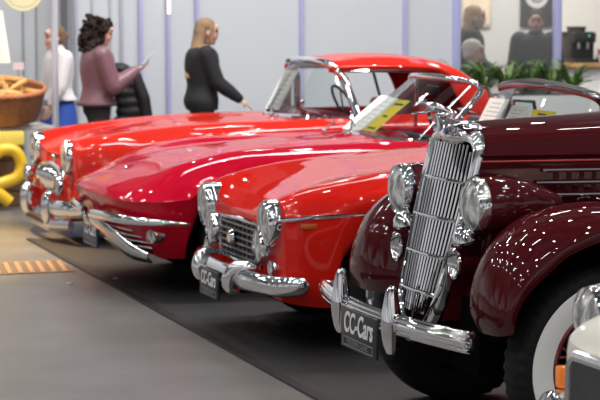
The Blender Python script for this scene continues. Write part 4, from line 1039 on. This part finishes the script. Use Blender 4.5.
# ================================================================== 3. crimson sports car with the sharp nose
def build_sharp():
    c = empty('sports_roadster', (3.02, 12.4, 0), 'crimson open sports car with pointed nose and split chrome bumpers, third of the row', 'car')
    S = lambda x, *p: [(x + (q[2] if len(q) > 2 else 0), q[0], q[1]) for q in p]
    rows = [
        S(-.27, (0, .24, .20), (0, .30, .15), (0, .44, .08), (0, .575, .01), (0, .600), (0, .605, .002), (0, .607, .004), (0, .609, .006), (0, .611, .008), (0, .613, .01)),
        S(-.235, (.40, .24, .20), (.42, .30, .14), (.45, .44, .07), (.47, .568, .01), (.47, .592), (.40, .605, .0), (.32, .612, -.004), (.22, .618, -.008), (.10, .62, -.01), (0, .62, -.01)),
        S(-.16, (.60, .24, .18), (.64, .31, .11), (.68, .44, .05), (.72, .562, .01), (.72, .588), (.62, .62, -.005), (.50, .638, -.02), (.34, .65, -.03), (.17, .655, -.04), (0, .657, -.04)),
        S(-.02, (.70, .23, .06), (.755, .32, .03), (.81, .45, .01), (.845, .572), (.845, .592), (.74, .655), (.60, .692), (.40, .712), (.2, .722), (0, .725)),
        S(.22, (.73, .22), (.79, .32), (.835, .46), (.875, .588), (.875, .605), (.80, .700), (.64, .795), (.42, .790), (.2, .803), (0, .806)),
        S(.56, (.74, .20), (.80, .32), (.845, .47), (.885, .600), (.885, .620), (.815, .750), (.645, .868), (.42, .838), (.2, .853), (0, .856)),
        S(.95, (.74, .20), (.80, .32), (.845, .47), (.885, .605), (.885, .622), (.815, .760), (.640, .885), (.42, .862), (.2, .885), (0, .888)),
        S(1.45, (.74, .20), (.80, .32), (.84, .47), (.88, .61), (.88, .63), (.815, .775), (.645, .895), (.42, .888), (.2, .905), (0, .908)),
        S(1.84, (.74, .20), (.80, .32), (.835, .47), (.875, .62), (.875, .64), (.815, .785), (.665, .895), (.44, .905), (.2, .912), (0, .914)),
        S(1.86, (.74, .20), (.80, .32), (.835, .47), (.875, .62), (.875, .64), (.815, .785), (.69, .885), (.62, .87), (.55, .42), (0, .38)),
        S(2.80, (.74, .20), (.80, .32), (.835, .47), (.875, .63), (.875, .65), (.82, .79), (.70, .885), (.62, .87), (.55, .42), (0, .38)),
        S(2.84, (.74, .20), (.80, .32), (.835, .47), (.875, .63), (.875, .65), (.82, .79), (.68, .89), (.45, .905), (.2, .91), (0, .91)),
        S(3.2, (.74, .20), (.80, .32), (.845, .47), (.885, .63), (.885, .65), (.82, .80), (.66, .91), (.42, .88), (.2, .89), (0, .89)),
        S(3.9, (.70, .28), (.76, .38), (.79, .5), (.81, .64), (.81, .66), (.74, .75), (.6, .79), (.4, .78), (.2, .78), (0, .78)),
        S(4.12, (0, .35), (0, .42), (0, .52), (0, .64), (0, .66), (0, .68), (0, .69), (0, .70), (0, .70), (0, .70))]
    loft('body', rows, RED_VETTE, c, 6, 4, arches=((.60, .325, .385), (3.05, .325, .385)), jshoulder=5, angle=28)
    underbody(c, .1, 3.9, .52, .20, .52); wheel_wells(c, (.60, 3.05), .40, .80, .55)
    bm = bmesh.new(); add_box(bm, (2.32, 0, .37), (.95, 1.1, .03)); link_mesh('cabin_floor', bm, INTERIOR, c)
    for y in (-.34, .34): seat(c, 2.30, y, mat('black leather', (.015, .018, .02), .4), .42, 1.0)
    steering_wheel(c, 2.06, -.34, .93, .19)
    bm = bmesh.new(); add_box(bm, (1.86, 0, .90), (.14, 1.15, .05), bevel=.02); link_mesh('dashboard', bm, BLACK, c)
    for s in (-1, 1):
        wheel(c, .60, s * .73, .33, .17, s, .58); wheel(c, 3.05, s * .73, .33, .17, s, .58)
        # upper blade of the split bumper
        P_ = smooth_path([(-.255, s * .10, .455), (-.262, s * .24, .468), (-.235, s * .50, .472), (-.150, s * .74, .470), (-.03, s * .87, .466), (.08, s * .905, .458), (.165, s * .905, .450)], 5)
        n_ = len(P_); bm = bmesh.new(); add_tube(bm, P_, [.030 * (1 - .65 * max(0, k / (n_ - 1) - .45) / .55) for k in range(n_)], 12, up=(0, 0, 1), scale=(.8, 1)); b = link_mesh('bumper', bm, CHROME, c)
        # inner arm of the bumper that drops below the grille
        bm = bmesh.new(); A = spline([(-.262, s * .10, .462), (-.235, s * .26, .440), (-.19, s * .42, .385), (-.125, s * .58, .315), (-.05, s * .72, .268)], 5); Bq = spline([(-.225, s * .0, .36), (-.195, s * .15, .315), (-.15, s * .33, .255), (-.09, s * .52, .205), (-.02, s * .70, .20)], 5)
        Mq = (A + Bq) / 2 + np.array([-.02, 0, 0]); grid_faces(bm, [A, Mq, Bq]); q = link_mesh('bumper_arm', bm, CHROME_SOFT, b, angle=80); m = q.modifiers.new('t', 'SOLIDIFY'); m.thickness = .012
        o = lamp(c, 'turn_lamp', -.03, s * .79, .375, .045, .05, bezel=.2, dome=.4); o.rotation_euler = (0, 0, s * -.5)
        bm = bmesh.new(); add_lathe(bm, [(0, -.012), (.024, -.008), (.028, .0)], (0, 0, 0), (1, 0, 0), 20); q = link_mesh('amber_bulb', bm, AMBER_DIM, o); q.location = (-.012, 0, 0)
        # hidden headlight panel seams
        bm = bmesh.new(); z_ = lambda x, y: .0
        bm.free()
    bm = bmesh.new(); add_box(bm, (-.06, 0, .36), (.06, 1.16, .16)); g = link_mesh('grille', bm, DARK, c); g['label'] = 'dark recessed grille with thin chrome bars'
    for k in range(4):
        bm = bmesh.new(); z = .395 - k * .030
        add_tube(bm, smooth_path([(-.02, -.72, z - .01), (-.125, -.56, z), (-.175, -.3, z), (-.19, 0, z), (-.175, .3, z), (-.125, .56, z), (-.02, .72, z - .01)], 4), .007, 8); link_mesh('grille_bar', bm, CHROME_SOFT, g)
    plate(c, -.215, .10, .315, .40, .17, PLATE_BLUE)
    # badge on the nose, hood seams
    bm = bmesh.new(); add_lathe(bm, [(0, -.010), (.030, -.006), (.036, .002)], (.02, 0, .742), (-.35, 0, 1), 24)
    bmesh.ops.recalc_face_normals(bm, faces=bm.faces); link_mesh('nose_badge', bm, CHROME, c)
    # windscreen
    windshield(c, [((1.86, -.67, .885), (2.20, -.58, 1.205)), ((1.74, -.61, .895), (2.165, -.545, 1.262)), ((1.58, -.3, .905), (2.08, -.29, 1.285)), ((1.54, 0, .91), (2.06, 0, 1.29)), ((1.58, .3, .905), (2.08, .29, 1.285)), ((1.74, .61, .895), (2.165, .545, 1.262)), ((1.86, .67, .885), (2.20, .58, 1.205))], .021)
    for s in (-1, 1):
        qq = [(1.90, s * .69, .88), (2.20, s * .60, 1.245), (2.235, s * .61, 1.235), (2.27, s * .72, .90)]
        bm = bmesh.new(); add_tube(bm, qq, .012, 8); link_mesh('quarter_window_frame', bm, CHROME, c)
        bm = bmesh.new(); bm.faces.new([bm.verts.new(p) for p in qq]); link_mesh('quarter_window', bm, WSGLASS, c)
    wiper(c, (1.46, -.16, .93), (1.565, .10, 1.0), (1.54, -.02, .972)); wiper(c, (1.46, .38, .915), (1.58, .50, .97), (1.56, .44, .955))
    bm = bmesh.new(); add_box(bm, (2.10, 0, 1.20), (.02, .20, .06), bevel=.01); link_mesh('rear_mirror', bm, BLACK, c)
    return c
build_sharp()
for i, (y, z, x, m, wd, h) in enumerate(((.40, .925, 1.66, PAPER, .20, .36), (.19, .925, 1.64, PAPER, .20, .35), (-.03, .925, 1.64, PAPER_Y, .22, .34))):
    price_card('price_card', (3 + x, 12.4 + y, z), (wd, h), (0, .90, 0), m, ['white card on the left behind the windscreen of the crimson car', 'white card in the middle behind the windscreen of the crimson car', 'yellow card behind the windscreen of the crimson car'][i], 'cards in the windscreen of the crimson car', bold=(i == 2))

# ================================================================== 4. far red car with hardtop
def build_far():
    c = empty('hardtop_coupe', (3.0, 15.2, 0), 'bright red car with red hardtop and heavy chrome grille, farthest of the row', 'car')
    S = lambda x, *p: [(x + (q[2] if len(q) > 2 else 0), q[0], q[1]) for q in p]
    rows = [
        S(.135, (0, .17), (0, .24), (0, .36), (0, .48), (0, .585), (0, .61), (0, .625), (0, .632), (0, .635)),
        S(.125, (.34, .17), (.38, .24), (.42, .36), (.42, .48), (.40, .59), (.34, .625), (.27, .638), (.14, .64), (0, .64)),
        S(.12, (.60, .17), (.70, .25), (.77, .38), (.775, .55), (.72, .70), (.60, .765), (.46, .69), (.25, .652), (0, .648)),
        S(.17, (.64, .17), (.74, .25), (.81, .38), (.815, .56), (.75, .72), (.60, .780), (.46, .71), (.25, .668), (0, .665)),
        S(.36, (.70, .18), (.80, .28), (.875, .43), (.88, .62), (.79, .765), (.63, .812), (.47, .755), (.25, .73), (0, .73)),
        S(.8, (.74, .19), (.83, .30), (.905, .46), (.905, .65), (.82, .80), (.65, .862), (.48, .825), (.25, .835), (0, .842)),
        S(1.3, (.74, .19), (.83, .30), (.90, .46), (.90, .66), (.83, .82), (.67, .892), (.48, .872), (.25, .885), (0, .893)),
        S(1.95, (.74, .19), (.82, .30), (.88, .46), (.885, .66), (.84, .83), (.70, .90), (.50, .90), (.25, .905), (0, .91)),
        S(2.22, (.74, .19), (.82, .30), (.875, .46), (.88, .66), (.84, .83), (.72, .905), (.52, .905), (.25, .91), (0, .915)),
        S(2.24, (.74, .19), (.82, .30), (.875, .46), (.88, .66), (.84, .83), (.74, .90), (.66, .88), (.58, .42), (0, .38)),
        S(3.1, (.74, .19), (.82, .30), (.88, .46), (.885, .68), (.845, .84), (.74, .91), (.66, .89), (.58, .42), (0, .38)),
        S(3.14, (.74, .19), (.82, .30), (.88, .46), (.885, .68), (.845, .84), (.72, .92), (.52, .93), (.25, .935), (0, .935)),
        S(3.7, (.74, .20), (.82, .32), (.90, .48), (.90, .68), (.84, .82), (.70, .89), (.5, .87), (.25, .87), (0, .87)),
        S(4.25, (.62, .28), (.70, .36), (.76, .48), (.76, .6), (.72, .70), (.6, .74), (.4, .72), (.25, .71), (0, .71)),
        S(4.4, (0, .34), (0, .4), (0, .48), (0, .56), (0, .61), (0, .62), (0, .62), (0, .62), (0, .62))]
    loft('body', rows, RED_FAR, c, 6, 4, arches=((.92, .33, .38), (3.45, .33, .38)), jshoulder=4)
    underbody(c, .3, 4.1, .52, .18, .52); wheel_wells(c, (.92, 3.45), .40, .82, .55)
    bm = bmesh.new(); add_box(bm, (2.68, 0, .37), (.9, 1.15, .03)); link_mesh('cabin_floor', bm, INTERIOR, c)
    for y in (-.34, .34): seat(c, 2.66, y, RED_SEAT, .46, 1.02)
    steering_wheel(c, 2.40, -.34, .98, .19)
    bm = bmesh.new(); add_box(bm, (2.26, 0, .91), (.14, 1.2, .06), bevel=.02); link_mesh('dashboard', bm, RED_SEAT, c)
    for s in (-1, 1):
        wheel(c, .92, s * .72, .33, .16, s, .58); wheel(c, 3.45, s * .72, .33, .16, s, .58)
        lamp(c, 'headlight', .098, s * .60, .642, .118, .06, bezel=.2, tall=1.15, dome=.25)
        # bumper half with tall overrider
        P_ = smooth_path([(.03, s * .28, .26), (.02, s * .48, .26), (.06, s * .68, .265), (.15, s * .83, .27), (.26, s * .885, .28)], 4)
        bm = bmesh.new(); add_tube(bm, P_, .062, 12, up=(0, 0, 1), scale=(.55, 1)); b = link_mesh('bumper', bm, CHROME, c)
        bm = bmesh.new(); add_tube(bm, smooth_path([(.04, s * .42, .36), (.0, s * .42, .34), (-.015, s * .42, .27), (-.005, s * .42, .18), (.03, s * .42, .12)], 5), [.02, .03, .036, .041, .044, .047, .049, .050, .050, .050, .050, .050, .050, .049, .048, .046, .043, .040, .035, .028, .02], 12, up=(0, 1, 0)); link_mesh('overrider', bm, CHROME, b)
        bm = bmesh.new(); add_lathe(bm, [(.075, -.02), (.08, .0), (.07, .04)], (.035, s * .60, .44), (1, 0, 0), 28); pl_ = link_mesh('parking_lamp', bm, CHROME, c)
        bm = bmesh.new(); add_lathe(bm, [(0, -.03), (.04, -.026), (.074, -.012)], (.035, s * .60, .44), (1, 0, 0), 28); q = link_mesh('lamp_face', bm, CHROME_SOFT, pl_)
        bm = bmesh.new(); add_tube(bm, [(.3, s * .895, .60), (1.0, s * .915, .63), (2.0, s * .895, .66), (3.2, s * .9, .68)], .010, 6); link_mesh('side_trim', bm, CHROME, c)
    # lower splash bar and grille with teeth
    bm = bmesh.new(); add_tube(bm, smooth_path([(.10, -.72, .145), (.0, -.4, .13), (-.01, 0, .13), (.0, .4, .13), (.10, .72, .145)], 4), .045, 10, up=(0, 0, 1), scale=(.6, 1)); link_mesh('splash_bar', bm, CHROME_SOFT, c)
    bm = bmesh.new(); add_tube(bm, [(.10 + .01 * abs(math.cos(a)), .45 * math.cos(a), .460 + .095 * math.sin(a)) for a in np.linspace(0, 2 * PI, 41)[:-1]], .028, 10, closed=True); g = link_mesh('grille', bm, CHROME, c); g['label'] = 'oval chrome grille with vertical teeth'
    bm = bmesh.new(); add_ell(bm, (.128, 0, .460), (.02, .44, .09)); link_mesh('grille_backing', bm, DARK, g)
    for k in range(11):
        y = -.36 + .072 * k; h = .085 * math.sqrt(max(.05, 1 - (y / .45) ** 2))
        bm = bmesh.new(); add_tube(bm, smooth_path([(.11, y, .460 - h), (.08, y, .460 - h * .5), (.07, y, .460), (.08, y, .460 + h * .5), (.11, y, .460 + h)], 2), .016, 8); link_mesh('grille_tooth', bm, CHROME, g)
    bm = bmesh.new(); add_lathe(bm, [(0, -.012), (.045, -.006), (.05, .004)], (.125, 0, .600), (1, 0, .3), 24); link_mesh('nose_badge', bm, CHROME, c)
    # wraparound windscreen
    ws = windshield(c, [((2.36, -.74, .915), (2.30, -.58, 1.20)), ((2.27, -.72, .91), (2.235, -.54, 1.285)), ((2.06, -.60, .905), (2.19, -.46, 1.325)), ((1.93, -.3, .90), (2.165, -.25, 1.335)), ((1.89, 0, .90), (2.155, 0, 1.34)), ((1.93, .3, .90), (2.165, .25, 1.335)), ((2.06, .60, .905), (2.19, .46, 1.325)), ((2.27, .72, .91), (2.235, .54, 1.285)), ((2.36, .74, .915), (2.30, .58, 1.20))], .033)
    # hardtop
    rows = []
    for x, w0, zt, ze, wb in ((2.18, .50, 1.342, 1.315, .54), (2.24, .52, 1.362, 1.322, .57), (2.5, .54, 1.395, 1.33, .62), (2.85, .54, 1.392, 1.325, .63), (3.10, .53, 1.365, 1.295, .63)):
        rows.append([(x, wb, ze - .060), (x, wb + .005, ze - .045), (x, wb, ze - .02), (x, w0 * .90, ze + .02), (x, w0 * .6, zt - .015), (x, 0, zt)])
    for x, wb, zb, zt in ((3.25, .66, 1.00, 1.32), (3.42, .68, .915, 1.22), (3.60, .68, .90, 1.06), (3.74, .62, .89, .93)):
        rows.append([(x, wb + .02, zb), (x, wb + .01, zb + .25 * (zt - zb)), (x, wb - .03, zb + .55 * (zt - zb)), (x, wb - .14, zb + .85 * (zt - zb)), (x, wb * .5, zt - .01 * (x < 3.7)), (x, 0, zt)])
    loft('hardtop', rows, RED_FAR, c, 6, 4, jshoulder=2, angle=50, thick=.02)
    for s in (-1, 1):
        bm = bmesh.new(); add_tube(bm, [(2.20, s * .545, 1.265), (2.5, s * .625, 1.268), (2.85, s * .635, 1.262), (3.10, s * .635, 1.228)], .012, 8); link_mesh('roof_rail', bm, CHROME, c)
        if s < 0: bm = bmesh.new(); add_tube(bm, [(2.60, s * .70, .90), (2.52, s * .63, 1.26)], .012, 8); link_mesh('window_post', bm, BLACK, c)
        bm = bmesh.new(); add_ell(bm, (2.42, s * .84, .965), (.035, .045, .035), sub=2); add_tube(bm, [(2.42, s * .82, .90), (2.42, s * .84, .95)], .012, 8); link_mesh('door_mirror', bm, CHROME, c)
    wiper(c, (1.83, -.2, .915), (1.90, .05, .965), (1.89, -.05, .955))
    return c
build_far()
price_card('price_card', (3 + 1.99, 15.2 + .30, .935), (.34, .36), (0, .50, 0), PAPER, 'large white card behind the windscreen of the far hardtop car', None)

# ================================================================== 5. white car cut by the lower right corner
def build_white():
    c = empty('white_car', (2.640, 4.60, 0), 'ivory white car corner with round headlight cut by the lower right edge', 'car')
    S = lambda x, *p: [(x + (q[2] if len(q) > 2 else 0), q[0], q[1]) for q in p]
    rows = [
        S(.03, (0, .34), (0, .40), (0, .52), (0, .62), (0, .695), (0, .70), (0, .705), (0, .71)),
        S(.01, (.40, .33), (.42, .40), (.44, .52), (.44, .63), (.43, .705), (.40, .715), (.2, .72), (0, .722)),
        S(.02, (.70, .32), (.74, .40), (.755, .52), (.76, .64), (.75, .712), (.70, .728), (.35, .735), (0, .738)),
        S(.06, (.73, .31), (.765, .40), (.78, .52), (.785, .67), (.77, .765), (.69, .785), (.35, .795), (0, .80)),
        S(.17, (.74, .28), (.775, .39), (.79, .53), (.79, .72), (.76, .84), (.66, .868), (.35, .878), (0, .885)),
        S(.34, (.74, .26), (.78, .38), (.80, .54), (.80, .76), (.75, .90), (.64, .935), (.35, .945), (0, .95)),
        S(1.2, (.74, .22), (.79, .36), (.81, .55), (.81, .76), (.78, .90), (.66, .96), (.35, .985), (0, .99)),
        S(1.7, (.74, .22), (.79, .36), (.81, .55), (.81, .76), (.78, .91), (.68, .98), (.35, 1.0), (0, 1.01)),
        S(2.8, (.74, .22), (.79, .36), (.81, .55), (.81, .76), (.78, .90), (.70, .95), (.35, .96), (0, .96)),
        S(3.7, (.68, .28), (.73, .38), (.75, .55), (.75, .72), (.72, .82), (.62, .86), (.35, .87), (0, .87)),
        S(3.75, (0, .3), (0, .4), (0, .55), (0, .7), (0, .78), (0, .80), (0, .80), (0, .80))]
    loft('body', rows, WHITE_PAINT, c, 6, 4, arches=((.62, .31, .37), (2.9, .31, .37)), jshoulder=3)
    underbody(c, .3, 3.5, .50, .20, .5); wheel_wells(c, (.62, 2.9), .38, .74, .5)
    bm = bmesh.new(); add_tube(bm, [(-.01, -.66, .44), (-.015, 0, .435), (-.01, .66, .44), (-.008, .70, .47), (-.002, .70, .665), (.0, .67, .697), (-.005, 0, .705), (.0, -.67, .697), (-.002, -.70, .665), (-.008, -.70, .47)], .018, 8, closed=True); g = link_mesh('grille', bm, CHROME_SOFT, c); g['label'] = 'wide grey mesh grille in a satin chrome frame'
    bm = bmesh.new(); add_box(bm, (.0, 0, .568), (.014, 1.37, .24)); link_mesh('grille_backing', bm, mat('grey mesh', (.16, .16, .17), .35, .6), g)
    bm = bmesh.new()
    for k in range(90): add_box(bm, (-.010, -.67 + k * .0151, .568), (.004, .005, .235))
    link_mesh('grille_mesh', bm, GRILLE_GREY, g)
    for s in (-1, 1):
        wheel(c, .62, s * .68, .31, .16, s, .6); wheel(c, 2.9, s * .68, .31, .16, s, .6)
        h = lamp(c, 'headlight', .110, s * .785, .790, .098, .05, bezel=.14, dome=.5)
        bm = bmesh.new(); add_lathe(bm, [(.096, .04), (.10, .08), (.09, .16), (.05, .25), (0, .28)], (0, 0, 0), (1, 0, 0), 32); link_mesh('headlight_shell', bm, WHITE_PAINT, h)
        bm = bmesh.new(); add_box(bm, (.02, s * .800, .612), (.035, .04, .068), bevel=.008); q = link_mesh('turn_lamp', bm, ORANGE_LENS, c); q['label'] = 'square orange turn signal'
        bm = bmesh.new(); add_box(bm, (.045, s * .785, .612), (.02, .03, .08), bevel=.006); link_mesh('lamp_base', bm, CHROME, q)
        lamp(c, 'driving_lamp', -.03, s * .76, .515, .065, .06, bezel=.16, dome=.35)
    bm = bmesh.new(); add_tube(bm, smooth_path([(.20, -.84, .38), (-.02, -.78, .38), (-.08, -.4, .38), (-.09, 0, .38), (-.08, .4, .38), (-.02, .78, .38), (.20, .84, .38)], 4), .05, 10, up=(0, 0, 1), scale=(.5, 1)); link_mesh('bumper', bm, CHROME, c)
    windshield(c, [((1.62, -.66, .94), (1.86, -.58, 1.28)), ((1.5, 0, .99), (1.78, 0, 1.30)), ((1.62, .66, .94), (1.86, .58, 1.28))], .02)
    return c
build_white()
